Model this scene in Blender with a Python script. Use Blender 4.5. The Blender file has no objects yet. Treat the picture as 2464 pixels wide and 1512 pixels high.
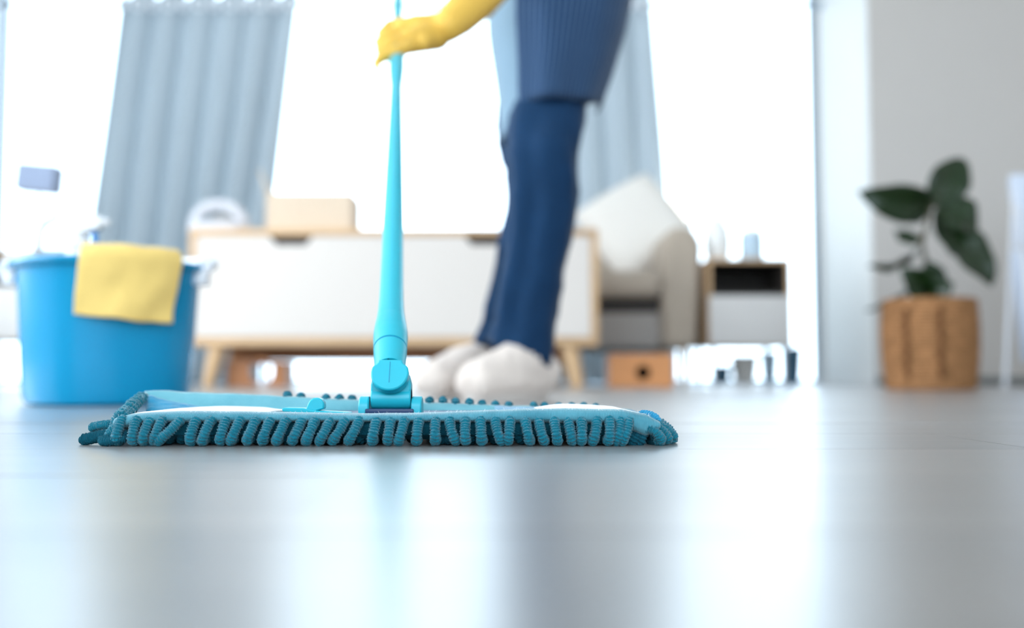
import bpy, bmesh, math, random
from mathutils import Vector, Matrix, noise
random.seed(7)
sc = bpy.context.scene
C = sc.collection
PI = math.pi

# ------------------------------------------------------------------ camera
F = 2464 * 35 / 36.0
PITCH = math.atan((900 - 756) / F)
CAM = Vector((0, 0, 0.0547))
cd = bpy.data.cameras.new('camera'); cam = bpy.data.objects.new('camera', cd); C.objects.link(cam)
cam.location = CAM; cam.rotation_euler = (PI / 2 + PITCH, 0, 0)
cd.lens = 35; cd.sensor_width = 36; cd.clip_start = 0.02
cd.dof.use_dof = True; cd.dof.focus_distance = 0.785; cd.dof.aperture_fstop = 2.6
sc.camera = cam
# ------------------------------------------------------------------ world, lights, exposure
w = bpy.data.worlds.new('world'); sc.world = w; w.use_nodes = True
bg = w.node_tree.nodes['Background']
bg.inputs[0].default_value = (0.69, 0.85, 1.0, 1); bg.inputs[1].default_value = 5.4
def area_light(name, loc, rot, sx, sy, power, col):
    l = bpy.data.lights.new(name, 'AREA'); l.shape = 'RECTANGLE'; l.size = sx; l.size_y = sy
    l.energy = power; l.color = col
    o = bpy.data.objects.new(name, l); C.objects.link(o); o.location = loc; o.rotation_euler = rot
    return o
# added fill lights inside the unseen rear and left window openings
area_light('rear_fill_light', (0.2, -2.35, 1.45), (PI / 2, 0, 0), 4.6, 2.0, 18, (1.0, 0.94, 0.88))
area_light('side_fill_light', (-2.85, 1.6, 1.35), (PI / 2, 0, -PI / 2), 3.0, 2.0, 68, (1.0, 0.98, 0.95))
sc.cycles.max_bounces = 8; sc.cycles.diffuse_bounces = 4; sc.cycles.glossy_bounces = 4; sc.cycles.transparent_max_bounces = 12
vs = sc.view_settings
vs.view_transform = 'Standard'; vs.look = 'None'; vs.exposure = 0.0; vs.gamma = 1.0; vs.use_curve_mapping = False

# ------------------------------------------------------------------ helpers
def P(u, v, Y):
    """a point of the place at distance Y in front of the camera, seen at (u, v)"""
    a = (u - 1232) / F; b = (756 - v) / F
    c, s = math.cos(PITCH), math.sin(PITCH)
    t = Y / (c - b * s)
    return Vector((CAM.x + a * t, Y, CAM.z + (s + b * c) * t))
def lin(v):
    v /= 255.0
    return v / 12.92 if v <= 0.04045 else ((v + 0.055) / 1.055) ** 2.4
def rgb(r, g, b): return (lin(r), lin(g), lin(b), 1)
def interp(tab, x):
    if x <= tab[0][0]: return tab[0][1]
    for (a, p), (b, q) in zip(tab, tab[1:]):
        if x <= b: return p + (q - p) * (x - a) / (b - a)
    return tab[-1][1]
def link(o, parent=None):
    C.objects.link(o)
    if parent is not None: o.parent = parent
    return o
def tag(o, label=None, cat=None, group=None, kind=None):
    if label: o['label'] = label
    if cat: o['category'] = cat
    if group: o['group'] = group
    if kind: o['kind'] = kind
    return o
def thing(name, label, cat, loc=(0, 0, 0), group=None, rz=0):
    o = bpy.data.objects.new(name, None); C.objects.link(o); o.location = loc; o.rotation_euler.z = rz
    o.empty_display_size = 0.05
    return tag(o, label, cat, group)
class MB:
    """collects geometry, builds ONE mesh object"""
    def __init__(s): s.v = []; s.f = []; s.uv = []
    def add(s, vs_, fs, uvs=None):
        n = len(s.v); s.v += [Vector(p) for p in vs_]; s.f += [[i + n for i in f] for f in fs]
        s.uv += list(uvs) if uvs else [(0, 0)] * len(vs_)
        return s
    def box(s, x0, x1, y0, y1, z0, z1, bev=0.0, seg=2):
        bm = bmesh.new()
        bmesh.ops.create_cube(bm, size=1)
        for v in bm.verts: v.co = Vector(((x0 + x1) / 2 + v.co.x * (x1 - x0), (y0 + y1) / 2 + v.co.y * (y1 - y0), (z0 + z1) / 2 + v.co.z * (z1 - z0)))
        if bev > 0: bmesh.ops.bevel(bm, geom=list(bm.edges), offset=bev, segments=seg, affect='EDGES', profile=0.5)
        bm.verts.index_update()
        s.add([v.co.copy() for v in bm.verts], [[v.index for v in f.verts] for f in bm.faces]); bm.free()
        return s
    def xform(s, M, start=0):
        for i in range(start, len(s.v)): s.v[i] = M @ s.v[i]
        return s
    def loft(s, rings, caps=True, closed=True):
        n = len(rings[0]); k = len(rings); vs_ = [p for r in rings for p in r]; fs = []
        m = n if closed else n - 1
        for i in range(k - 1):
            for j in range(m):
                fs.append([i * n + j, i * n + (j + 1) % n, (i + 1) * n + (j + 1) % n, (i + 1) * n + j])
        uv = [(j / max(1, n - (0 if closed else 1)), i / max(1, k - 1)) for i in range(k) for j in range(n)]
        if caps and closed:
            fs.append(list(range(n))[::-1]); fs.append([(k - 1) * n + j for j in range(n)])
        return s.add(vs_, fs, uv)
    def tube(s, pts, radii, n=12, caps=True, rf=None):
        pts = [Vector(p) for p in pts]
        if not isinstance(radii, (list, tuple)): radii = [radii] * len(pts)
        t0 = (pts[1] - pts[0]).normalized()
        ref = Vector((1, 0, 0)) if abs(t0.x) < 0.8 else Vector((0, 0, 1))
        nx = t0.cross(ref).normalized(); rings = []
        for i, p in enumerate(pts):
            t = (pts[min(i + 1, len(pts) - 1)] - pts[max(i - 1, 0)]).normalized()
            nx = (nx - t * nx.dot(t)).normalized(); ny = t.cross(nx)
            r = []
            for j in range(n):
                a = 2 * PI * j / n; rr = radii[i] * (rf(i, a) if rf else 1)
                r.append(p + nx * math.cos(a) * rr + ny * math.sin(a) * rr)
            rings.append(r)
        return s.loft(rings, caps)
    def lathe(s, prof, c=(0, 0, 0), n=32, ry=1.0, caps=False, rmod=None):
        c = Vector(c); rings = []
        for i, (r, z) in enumerate(prof):
            rings.append([c + Vector((math.cos(2 * PI * j / n) * r * (rmod(2 * PI * j / n, z, i) if rmod else 1),
                                      math.sin(2 * PI * j / n) * r * ry * (rmod(2 * PI * j / n, z, i) if rmod else 1), z)) for j in range(n)])
        return s.loft(rings, caps)
    def prism(s, prof, axis, a, b):
        """extrude a closed 2-D profile along x ('x': profile is (y,z)) or y ('y': profile is (x,z))"""
        mk = (lambda p, t: Vector((t, p[0], p[1]))) if axis == 'x' else ((lambda p, t: Vector((p[0], t, p[1]))) if axis == 'y' else (lambda p, t: Vector((p[0], p[1], t))))
        return s.loft([[mk(p, a) for p in prof], [mk(p, b) for p in prof]])
    def grid(s, fn, nu, nv):
        vs_ = [fn(i / nu, j / nv) for j in range(nv + 1) for i in range(nu + 1)]
        fs = [[j * (nu + 1) + i, j * (nu + 1) + i + 1, (j + 1) * (nu + 1) + i + 1, (j + 1) * (nu + 1) + i] for j in range(nv) for i in range(nu)]
        return s.add(vs_, fs, [(i / nu, j / nv) for j in range(nv + 1) for i in range(nu + 1)])
    def build(s, name, mat, parent=None, smooth=True, origin=None, bevel=0, solid=0, sub=0, angle=40):
        me = bpy.data.meshes.new(name)
        o0 = Vector(origin) if origin is not None else (root_loc(parent) if parent is not None else Vector((0, 0, 0)))
        me.from_pydata([p - o0 for p in s.v], [], s.f); me.update()
        bm = bmesh.new(); bm.from_mesh(me); bmesh.ops.recalc_face_normals(bm, faces=bm.faces); bm.to_mesh(me); bm.free()
        ul = me.uv_layers.new(name='UVMap')
        for lp in me.loops: ul.data[lp.index].uv = s.uv[lp.vertex_index]
        me.materials.append(mat)
        if smooth:
            me.polygons.foreach_set('use_smooth', [True] * len(me.polygons))
            try: me.set_sharp_from_angle(angle=math.radians(angle))
            except Exception: pass
        o = bpy.data.objects.new(name, me); link(o, parent)
        if parent is None and origin is not None: o.location = o0
        if solid: m = o.modifiers.new('solid', 'SOLIDIFY'); m.thickness = solid; m.offset = 0
        if bevel: m = o.modifiers.new('bevel', 'BEVEL'); m.width = bevel; m.segments = 2; m.limit_method = 'ANGLE'
        if sub: m = o.modifiers.new('sub', 'SUBSURF'); m.levels = sub; m.render_levels = sub
        return o
def root_loc(o):
    l = Vector((0, 0, 0))
    while o is not None: l = l + o.location; o = o.parent
    return l
def blob(name, mat, parent, chains, voxel=0.004, smooth=6, extra=None, disp=0):
    """one continuous skin over tapered chains [(pt, radius), ...]"""
    mb = MB()
    for ch in chains:
        pts = [Vector(p) for p, r in ch]; rs = [r for p, r in ch]
        # dense spheres + cones along the chain
        for i in range(len(pts) - 1):
            n = max(2, int((pts[i + 1] - pts[i]).length / (0.35 * min(rs[i], rs[i + 1])) + 1)); n = min(n, 14)
            for k in range(n + 1):
                t = k / n; c = pts[i].lerp(pts[i + 1], t); r = rs[i] + (rs[i + 1] - rs[i]) * t
                prof = [(max(1e-4, math.sin(PI * q / 8) * r), -math.cos(PI * q / 8) * r) for q in range(9)]
                mb.lathe(prof, c, 14, caps=True)
    if extra: extra(mb)
    o = mb.build(name, mat, parent)
    m = o.modifiers.new('remesh', 'REMESH'); m.mode = 'VOXEL'; m.voxel_size = voxel; m.use_smooth_shade = True
    s = o.modifiers.new('smooth', 'SMOOTH'); s.iterations = smooth; s.factor = 0.5
    if disp:
        tx = bpy.data.textures.new(name + '_fluff', 'CLOUDS'); tx.noise_scale = 0.012
        d = o.modifiers.new('fluff', 'DISPLACE'); d.texture = tx; d.strength = disp; d.mid_level = 0.5
    dg = bpy.context.evaluated_depsgraph_get(); dg.update()
    me = bpy.data.meshes.new_from_object(o.evaluated_get(dg)); old = o.data
    o.modifiers.clear(); o.data = me; bpy.data.meshes.remove(old); me.name = name
    me.materials.clear(); me.materials.append(mat)
    me.polygons.foreach_set('use_smooth', [True] * len(me.polygons))
    return o

# ------------------------------------------------------------------ materials
def mat(name, col, rough=0.5, spec=0.5, bump=None, vary=None, sheen=0, trans=0, metal=0, coat=0, alpha=1, ior=1.45, sss=0):
    m = bpy.data.materials.new(name); m.use_nodes = True; nt = m.node_tree; b = nt.nodes['Principled BSDF']
    b.inputs['Base Color'].default_value = col if len(col) == 4 else (*col, 1)
    b.inputs['Roughness'].default_value = rough; b.inputs['Specular IOR Level'].default_value = spec
    b.inputs['Sheen Weight'].default_value = sheen; b.inputs['Sheen Roughness'].default_value = 0.4
    b.inputs['Transmission Weight'].default_value = trans; b.inputs['Metallic'].default_value = metal
    b.inputs['Coat Weight'].default_value = coat; b.inputs['IOR'].default_value = ior
    tc = nt.nodes.new('ShaderNodeTexCoord')
    if bump:
        nz = nt.nodes.new('ShaderNodeTexNoise'); nz.inputs['Scale'].default_value = bump[0]; nz.inputs['Detail'].default_value = 4
        nt.links.new(tc.outputs['Object'], nz.inputs['Vector'])
        bp = nt.nodes.new('ShaderNodeBump'); bp.inputs['Strength'].default_value = bump[1]; bp.inputs['Distance'].default_value = bump[2]
        nt.links.new(nz.outputs['Fac'], bp.inputs['Height']); nt.links.new(bp.outputs['Normal'], b.inputs['Normal'])
    if vary:
        nz2 = nt.nodes.new('ShaderNodeTexNoise'); nz2.inputs['Scale'].default_value = vary[0]; nz2.inputs['Detail'].default_value = 5
        nt.links.new(tc.outputs['Object'], nz2.inputs['Vector'])
        mx = nt.nodes.new('ShaderNodeMix'); mx.data_type = 'RGBA'
        c = b.inputs['Base Color'].default_value
        mx.inputs['A'].default_value = (*[x * (1 - vary[1]) for x in c[:3]], 1)
        mx.inputs['B'].default_value = (*[min(1, x * (1 + vary[1])) for x in c[:3]], 1)
        nt.links.new(nz2.outputs['Fac'], mx.inputs['Factor']); nt.links.new(mx.outputs['Result'], b.inputs['Base Color'])
    return m
M = {}
M['plastic'] = mat('cyan plastic', rgb(28, 168, 186), 0.32, 0.5, bump=(60, 0.05, 0.001))
M['plastic_dark'] = mat('navy plastic', rgb(10, 45, 85), 0.4)
M['gap'] = mat('groove', rgb(15, 130, 165), 0.5)
M['wall'] = mat('grey wall paint', rgb(203, 197, 191), 0.8, 0.2, bump=(30, 0.08, 0.002), vary=(2, 0.03))
M['white_wall'] = mat('white wall paint', rgb(238, 238, 236), 0.8, 0.2, bump=(30, 0.05, 0.002))
M['skirting'] = mat('grey skirting', rgb(120, 122, 120), 0.5)
M['frame'] = mat('window frame', rgb(110, 130, 145), 0.4)
M['wood'] = mat('pale oak', rgb(206, 170, 130), 0.5, 0.4, vary=(12, 0.12))
M['wood_brown'] = mat('brown wood', rgb(168, 112, 72), 0.5, 0.4, vary=(14, 0.15))
M['wood_orange'] = mat('orange wood', rgb(205, 140, 88), 0.5, 0.4, vary=(14, 0.12))
M['cab_white'] = mat('white lacquer', rgb(216, 207, 199), 0.45, 0.4)
M['cab_grey'] = mat('grey lacquer', rgb(212, 208, 204), 0.5, 0.4)
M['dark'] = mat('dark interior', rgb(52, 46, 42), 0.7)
M['black'] = mat('black void', rgb(12, 12, 12), 0.8)
M['sofa'] = mat('taupe upholstery', rgb(186, 172, 156), 0.9, 0.1, bump=(250, 0.3, 0.002), sheen=0.2)
M['sofa_grey'] = mat('grey upholstery', rgb(165, 158, 152), 0.9, 0.1, bump=(250, 0.3, 0.002))
M['cushion'] = mat('cream cushion', rgb(236, 230, 222), 0.9, 0.1, bump=(250, 0.3, 0.002), sheen=0.2)
M['carton'] = mat('beige card', rgb(214, 194, 172), 0.8, 0.2, vary=(6, 0.05))
M['felt'] = mat('pale grey felt', rgb(205, 205, 210), 0.95, 0.1, bump=(120, 0.4, 0.003))
M['bucket'] = mat('blue bucket plastic', rgb(0, 138, 184), 0.26, 0.35, bump=(25, 0.04, 0.002))
M['white_plastic'] = mat('white plastic', rgb(235, 235, 238), 0.35)
M['yellow_cloth'] = mat('yellow cloth', rgb(242, 207, 124), 0.9, 0.1, bump=(400, 0.5, 0.002), sheen=0.3)
M['glove'] = mat('yellow rubber', rgb(226, 180, 78), 0.5, 0.35, bump=(45, 0.25, 0.004))
M['slipper'] = mat('cream fleece', rgb(228, 213, 202), 0.95, 0.05, bump=(160, 0.6, 0.004), sheen=0.3)
M['sole'] = mat('pale sole', rgb(200, 190, 182), 0.8)
M['jeans'] = mat('blue denim', rgb(16, 50, 82), 0.8, 0.2, bump=(500, 0.3, 0.001), vary=(18, 0.18), sheen=0.12)
M['shirt_lit_apron'] = mat('light blue cotton and lit apron', rgb(124, 150, 168), 0.85, 0.2, bump=(300, 0.2, 0.001), vary=(9, 0.1), sheen=0.3)  # also colours the apron's lit side, window light put into the tone
M['skin'] = mat('skin', rgb(205, 160, 130), 0.55)
M['leaf'] = mat('dark leaf', rgb(24, 44, 18), 0.28, 0.55, vary=(9, 0.25))
M['stem'] = mat('plant stem', rgb(92, 84, 66), 0.7)
M['soil'] = mat('potting soil', rgb(45, 32, 24), 0.95)
M['basket'] = mat('woven seagrass', rgb(168, 122, 82), 0.75, 0.2, bump=(60, 0.9, 0.012), vary=(34, 0.6))
M['basket_dark'] = mat('dark seagrass', rgb(112, 74, 46), 0.75, 0.2, bump=(180, 0.6, 0.004), vary=(60, 0.3))
M['towel'] = mat('pale blue towel', rgb(214, 222, 236), 0.95, 0.1, bump=(200, 0.5, 0.003))
M['pale_blue'] = mat('pale blue ceramic', rgb(190, 212, 228), 0.35)
M['teal_pot'] = mat('slate blue ceramic', rgb(70, 110, 135), 0.4)
M['ceramic'] = mat('white ceramic', rgb(246, 245, 242), 0.3)
M['lamp_grey'] = mat('grey lampshade', rgb(150, 162, 186), 0.8)
M['label_blue'] = mat('blue label', rgb(30, 130, 205), 0.5)
M['patio'] = mat('pale paving', rgb(225, 225, 222), 0.8)
M['eyelet'] = mat('pale eyelet', rgb(238, 243, 248), 0.3)
M['metal'] = mat('brushed rod', rgb(170, 180, 190), 0.35, metal=0.6)
# chenille and knitted fabric
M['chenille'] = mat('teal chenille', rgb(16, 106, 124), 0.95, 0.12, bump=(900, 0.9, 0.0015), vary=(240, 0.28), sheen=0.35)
M['chenille_dark'] = mat('dark teal chenille', rgb(16, 80, 96), 0.95, 0.1, bump=(900, 0.9, 0.0015), vary=(240, 0.3), sheen=0.05)  # darker chenille; on the inner rows it carries the shade of the gaps
def knit(name, col, pale):
    m = mat(name, col, 0.9, 0.15, sheen=0.5); nt = m.node_tree; b = nt.nodes['Principled BSDF']
    tc = [n for n in nt.nodes if n.type == 'TEX_COORD'][0]
    wv = nt.nodes.new('ShaderNodeTexWave'); wv.bands_direction = 'X'; wv.inputs['Scale'].default_value = 260
    wv.inputs['Distortion'].default_value = 0.6; wv.inputs['Detail'].default_value = 1
    nt.links.new(tc.outputs['Object'], wv.inputs['Vector'])
    nz = nt.nodes.new('ShaderNodeTexNoise'); nz.inputs['Scale'].default_value = 900
    nt.links.new(tc.outputs['Object'], nz.inputs['Vector'])
    ad = nt.nodes.new('ShaderNodeMath'); ad.operation = 'ADD'
    nt.links.new(wv.outputs['Fac'], ad.inputs[0]); nt.links.new(nz.outputs['Fac'], ad.inputs[1])
    bp = nt.nodes.new('ShaderNodeBump'); bp.inputs['Strength'].default_value = 0.45; bp.inputs['Distance'].default_value = 0.0008
    nt.links.new(ad.outputs[0], bp.inputs['Height']); nt.links.new(bp.outputs['Normal'], b.inputs['Normal'])
    mx = nt.nodes.new('ShaderNodeMix'); mx.data_type = 'RGBA'
    mx.inputs['A'].default_value = col; mx.inputs['B'].default_value = pale
    n2 = nt.nodes.new('ShaderNodeTexNoise'); n2.inputs['Scale'].default_value = 60; n2.inputs['Detail'].default_value = 6
    nt.links.new(tc.outputs['Object'], n2.inputs['Vector'])
    nt.links.new(n2.outputs['Fac'], mx.inputs['Factor']); nt.links.new(mx.outputs['Result'], b.inputs['Base Color'])
    return m
M['knit'] = knit('teal knit hem', rgb(40, 108, 126), rgb(92, 154, 168))
M['knit_light'] = knit('light teal knit', rgb(88, 154, 168), rgb(118, 178, 188))
M['knit_pale'] = knit('pale lined fabric', rgb(214, 222, 226), rgb(240, 236, 236))
M['knit_deep'] = knit('deep teal lining', rgb(20, 110, 150), rgb(60, 160, 195))
# apron with pinstripes running down the cloth (UV)
def apron_mat():
    m = mat('navy pinstripe', rgb(34, 62, 96), 0.85, 0.2, bump=(300, 0.2, 0.001), sheen=0.2)
    nt = m.node_tree; b = nt.nodes['Principled BSDF']; tc = [n for n in nt.nodes if n.type == 'TEX_COORD'][0]
    sp = nt.nodes.new('ShaderNodeSeparateXYZ'); nt.links.new(tc.outputs['UV'], sp.inputs[0])
    a = nt.nodes.new('ShaderNodeMath'); a.operation = 'MULTIPLY'; a.inputs[1].default_value = 60; nt.links.new(sp.outputs['X'], a.inputs[0])
    fr = nt.nodes.new('ShaderNodeMath'); fr.operation = 'FRACT'; nt.links.new(a.outputs[0], fr.inputs[0])
    gt = nt.nodes.new('ShaderNodeMath'); gt.operation = 'LESS_THAN'; gt.inputs[1].default_value = 0.2; nt.links.new(fr.outputs[0], gt.inputs[0])
    mx = nt.nodes.new('ShaderNodeMix'); mx.data_type = 'RGBA'
    mx.inputs['A'].default_value = rgb(34, 60, 94); mx.inputs['B'].default_value = rgb(92, 118, 146)
    nt.links.new(gt.outputs[0], mx.inputs['Factor']); nt.links.new(mx.outputs['Result'], b.inputs['Base Color'])
    return m
M['apron'] = apron_mat()
def curtain_mat(name, col):
    m = bpy.data.materials.new(name); m.use_nodes = True; nt = m.node_tree; nt.nodes.clear()
    o = nt.nodes.new('ShaderNodeOutputMaterial'); d = nt.nodes.new('ShaderNodeBsdfDiffuse'); t = nt.nodes.new('ShaderNodeBsdfTranslucent')
    mx = nt.nodes.new('ShaderNodeMixShader'); mx.inputs[0].default_value = 0.16
    tc = nt.nodes.new('ShaderNodeTexCoord'); nz = nt.nodes.new('ShaderNodeTexNoise'); nz.inputs['Scale'].default_value = 3
    nt.links.new(tc.outputs['Object'], nz.inputs['Vector'])
    cm = nt.nodes.new('ShaderNodeMix'); cm.data_type = 'RGBA'
    cm.inputs['A'].default_value = (*[c * 0.92 for c in col[:3]], 1); cm.inputs['B'].default_value = col
    nt.links.new(nz.outputs['Fac'], cm.inputs['Factor'])
    nt.links.new(cm.outputs['Result'], d.inputs[0]); nt.links.new(cm.outputs['Result'], t.inputs[0])
    nt.links.new(d.outputs[0], mx.inputs[1]); nt.links.new(t.outputs[0], mx.inputs[2]); nt.links.new(mx.outputs[0], o.inputs[0])
    return m
M['curtain'] = curtain_mat('blue grey curtain', rgb(186, 196, 202))
def glass_mat(name, tint, refl=0.08):
    m = bpy.data.materials.new(name); m.use_nodes = True; nt = m.node_tree; nt.nodes.clear()
    o = nt.nodes.new('ShaderNodeOutputMaterial'); t = nt.nodes.new('ShaderNodeBsdfTransparent'); g = nt.nodes.new('ShaderNodeBsdfGlossy')
    t.inputs[0].default_value = tint; g.inputs['Roughness'].default_value = 0.02
    fr = nt.nodes.new('ShaderNodeFresnel'); fr.inputs[0].default_value = 1.4
    mx = nt.nodes.new('ShaderNodeMixShader')
    nt.links.new(fr.outputs[0], mx.inputs[0]); nt.links.new(t.outputs[0], mx.inputs[1]); nt.links.new(g.outputs[0], mx.inputs[2]); nt.links.new(mx.outputs[0], o.inputs[0])
    return m
M['glass'] = glass_mat('window glass', (0.97, 0.98, 0.98, 1))
M['clear'] = glass_mat('clear plastic', (0.86, 0.88, 0.89, 1))
def emit_mat(name, col, s):
    m = mat(name, col, 0.5); b = m.node_tree.nodes['Principled BSDF']
    b.inputs['Emission Color'].default_value = col; b.inputs['Emission Strength'].default_value = s; return m
M['globe'] = emit_mat('glowing globe', rgb(255, 248, 236), 2.5)
# floor boards
def floor_mat():
    m = mat('dark polished wood', (0.12, 0.10, 0.085), 0.16, 1.0, coat=1.0, sheen=0.06)
    m.node_tree.nodes['Principled BSDF'].inputs['Coat IOR'].default_value = 2.4
    m.node_tree.nodes['Principled BSDF'].inputs['Coat Roughness'].default_value = 0.30; nt = m.node_tree; b = nt.nodes['Principled BSDF']
    geo = nt.nodes.new('ShaderNodeNewGeometry'); mp = nt.nodes.new('ShaderNodeMapping'); mp.inputs['Scale'].default_value = (2.0, 26, 1)
    oi = nt.nodes.new('ShaderNodeObjectInfo')
    nt.links.new(geo.outputs['Position'], mp.inputs['Vector'])
    nz = nt.nodes.new('ShaderNodeTexNoise'); nz.inputs['Scale'].default_value = 2.2; nz.inputs['Detail'].default_value = 7
    nt.links.new(mp.outputs[0], nz.inputs['Vector'])
    cr = nt.nodes.new('ShaderNodeValToRGB'); cr.color_ramp.elements[0].position = 0.3; cr.color_ramp.elements[1].position = 0.75
    cr.color_ramp.elements[0].color = (0.06, 0.05, 0.041, 1); cr.color_ramp.elements[1].color = (0.14, 0.118, 0.098, 1)
    nt.links.new(nz.outputs['Fac'], cr.inputs[0])
    hs = nt.nodes.new('ShaderNodeHueSaturation'); mr = nt.nodes.new('ShaderNodeMapRange')
    mr.inputs['To Min'].default_value = 0.8; mr.inputs['To Max'].default_value = 1.2
    nt.links.new(oi.outputs['Random'], mr.inputs['Value']); nt.links.new(mr.outputs[0], hs.inputs['Value']); nt.links.new(cr.outputs[0], hs.inputs['Color'])
    nt.links.new(hs.outputs[0], b.inputs['Base Color'])
    n2 = nt.nodes.new('ShaderNodeTexNoise'); n2.inputs['Scale'].default_value = 3.2; n2.inputs['Detail'].default_value = 5
    nt.links.new(geo.outputs['Position'], n2.inputs['Vector'])
    r2 = nt.nodes.new('ShaderNodeMapRange'); r2.inputs['From Min'].default_value = 0.3; r2.inputs['From Max'].default_value = 0.7
    r2.inputs['To Min'].default_value = 0.32; r2.inputs['To Max'].default_value = 0.44
    nt.links.new(n2.outputs['Fac'], r2.inputs['Value']); nt.links.new(r2.outputs[0], b.inputs['Roughness'])
    n3 = nt.nodes.new('ShaderNodeTexNoise'); n3.inputs['Scale'].default_value = 420; n3.inputs['Detail'].default_value = 3
    nt.links.new(geo.outputs['Position'], n3.inputs['Vector'])
    bp = nt.nodes.new('ShaderNodeBump'); bp.inputs['Strength'].default_value = 0.06; bp.inputs['Distance'].default_value = 0.001
    nt.links.new(n3.outputs['Fac'], bp.inputs['Height']); nt.links.new(bp.outputs['Normal'], b.inputs['Normal'])
    return m
M['floor'] = floor_mat()

# ================================================================== SETTING
X0, X1, Y0, Y1, H = -3.0, 3.2, -2.5, 5.6, 2.6
WX, WY = 1.75, 4.8          # corner of the grey wall beside the window
def struct(name, mb, m, parent=None, smooth=False, **k):
    o = mb.build(name, m, parent, smooth=smooth, **k)
    if parent is None: o['kind'] = 'structure'
    return o
floor = struct('floor', MB().box(X0, X1, Y0, Y1, -0.08, -0.012), M['dark'])
PW, PL = 0.19, 1.3
plank_me = None
r = 0; y = Y0
while y < Y1 - 0.01:
    yb = min(y + PW, Y1); x = X0 - random.random() * PL
    while x < X1:
        xa, xb = max(x, X0), min(x + PL, X1)
        if xb - xa > 0.03:
            if plank_me is None:
                o = MB().box(-0.5, 0.5, -0.5, 0.5, -0.012, 0, 0).build('plank', M['floor'], None, smooth=False); plank_me = o.data
                b_ = o.modifiers
                o.parent = floor
            else:
                o = bpy.data.objects.new('plank', plank_me); link(o, floor)
            o.location = ((xa + xb) / 2, (y + yb) / 2, random.uniform(-0.00025, 0)); o.scale = (xb - xa - 0.0006, yb - y - 0.0006, 1)
            o.rotation_euler = (random.uniform(-0.0012, 0.0012), random.uniform(-0.0002, 0.0002), 0)
        x += PL
    y += PW; r += 1
struct('ceiling', MB().box(X0, X1, Y0, Y1, H, H + 0.1), M['white_wall'])
# grey wall on the right of the picture and its white return towards the window
struct('wall_right', MB().box(WX, X1, WY, Y1 + 0.1, 0, H), M['wall'])
struct('trim_1', MB().box(WX - 0.012, WX - 0.0005, WY + 0.002, Y1 - 0.08, 0, H), M['white_wall'])
struct('baseboard_right', MB().box(WX + 0.003, X1, WY - 0.016, WY - 0.0005, 0, 0.042, 0.004), M['skirting'])
struct('wall_side', MB().box(X1, X1 + 0.1, Y0, WY, 0, H), M['wall'])
# window wall: lintel above the glass
struct('wall_back', MB().box(X0, WX, Y1 - 0.05, Y1 + 0.1, 2.36, H), M['white_wall'])
# left wall with its window opening
wl = MB().box(X0 - 0.1, X0, Y0, 0.05, 0, H).box(X0 - 0.1, X0, 3.15, Y1, 0, H).box(X0 - 0.1, X0, 0.05, 3.15, 0, 0.3).box(X0 - 0.1, X0, 0.05, 3.15, 2.4, H)
struct('wall_left', wl, M['white_wall'])
wr = MB().box(X0, -2.15, Y0 - 0.1, Y0, 0, H).box(2.55, X1, Y0 - 0.1, Y0, 0, H).box(-2.15, 2.55, Y0 - 0.1, Y0, 0, 0.4).box(-2.15, 2.55, Y0 - 0.1, Y0, 2.5, H)
struct('wall_rear', wr, M['white_wall'])
# sliding glass doors: frames and panes
def glass_door(name, xa, xb, yy, st=0.035):
    f = MB()
    f.box(xa, xa + st, yy - 0.02, yy + 0.02, 0.0, 2.36, 0.003).box(xb - st, xb, yy - 0.02, yy + 0.02, 0.0, 2.36, 0.003)
    f.box(xa + st, xb - st, yy - 0.02, yy + 0.02, 0.0, 0.022, 0.003).box(xa + st, xb - st, yy - 0.02, yy + 0.02, 2.3, 2.36, 0.003)
    o = struct(name, f, M['frame'])
    MB().box(xa + st, xb - st, yy - 0.003, yy + 0.003, 0.022, 2.3).build('pane', M['glass'], o, smooth=False)
glass_door('window_1', -2.995, -2.925, 5.62, 0.02)
glass_door('window_2', -2.92, -1.42, 5.62, 0.02)
glass_door('window_3', -1.41, 0.62, 5.66, 0.02)
glass_door('window_4', 0.63, 1.735, 5.62, 0.03)
patio = struct('floor_patio', MB().box(-9, 9, 5.72, 14, -0.1, -0.03), M['patio'])

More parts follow.
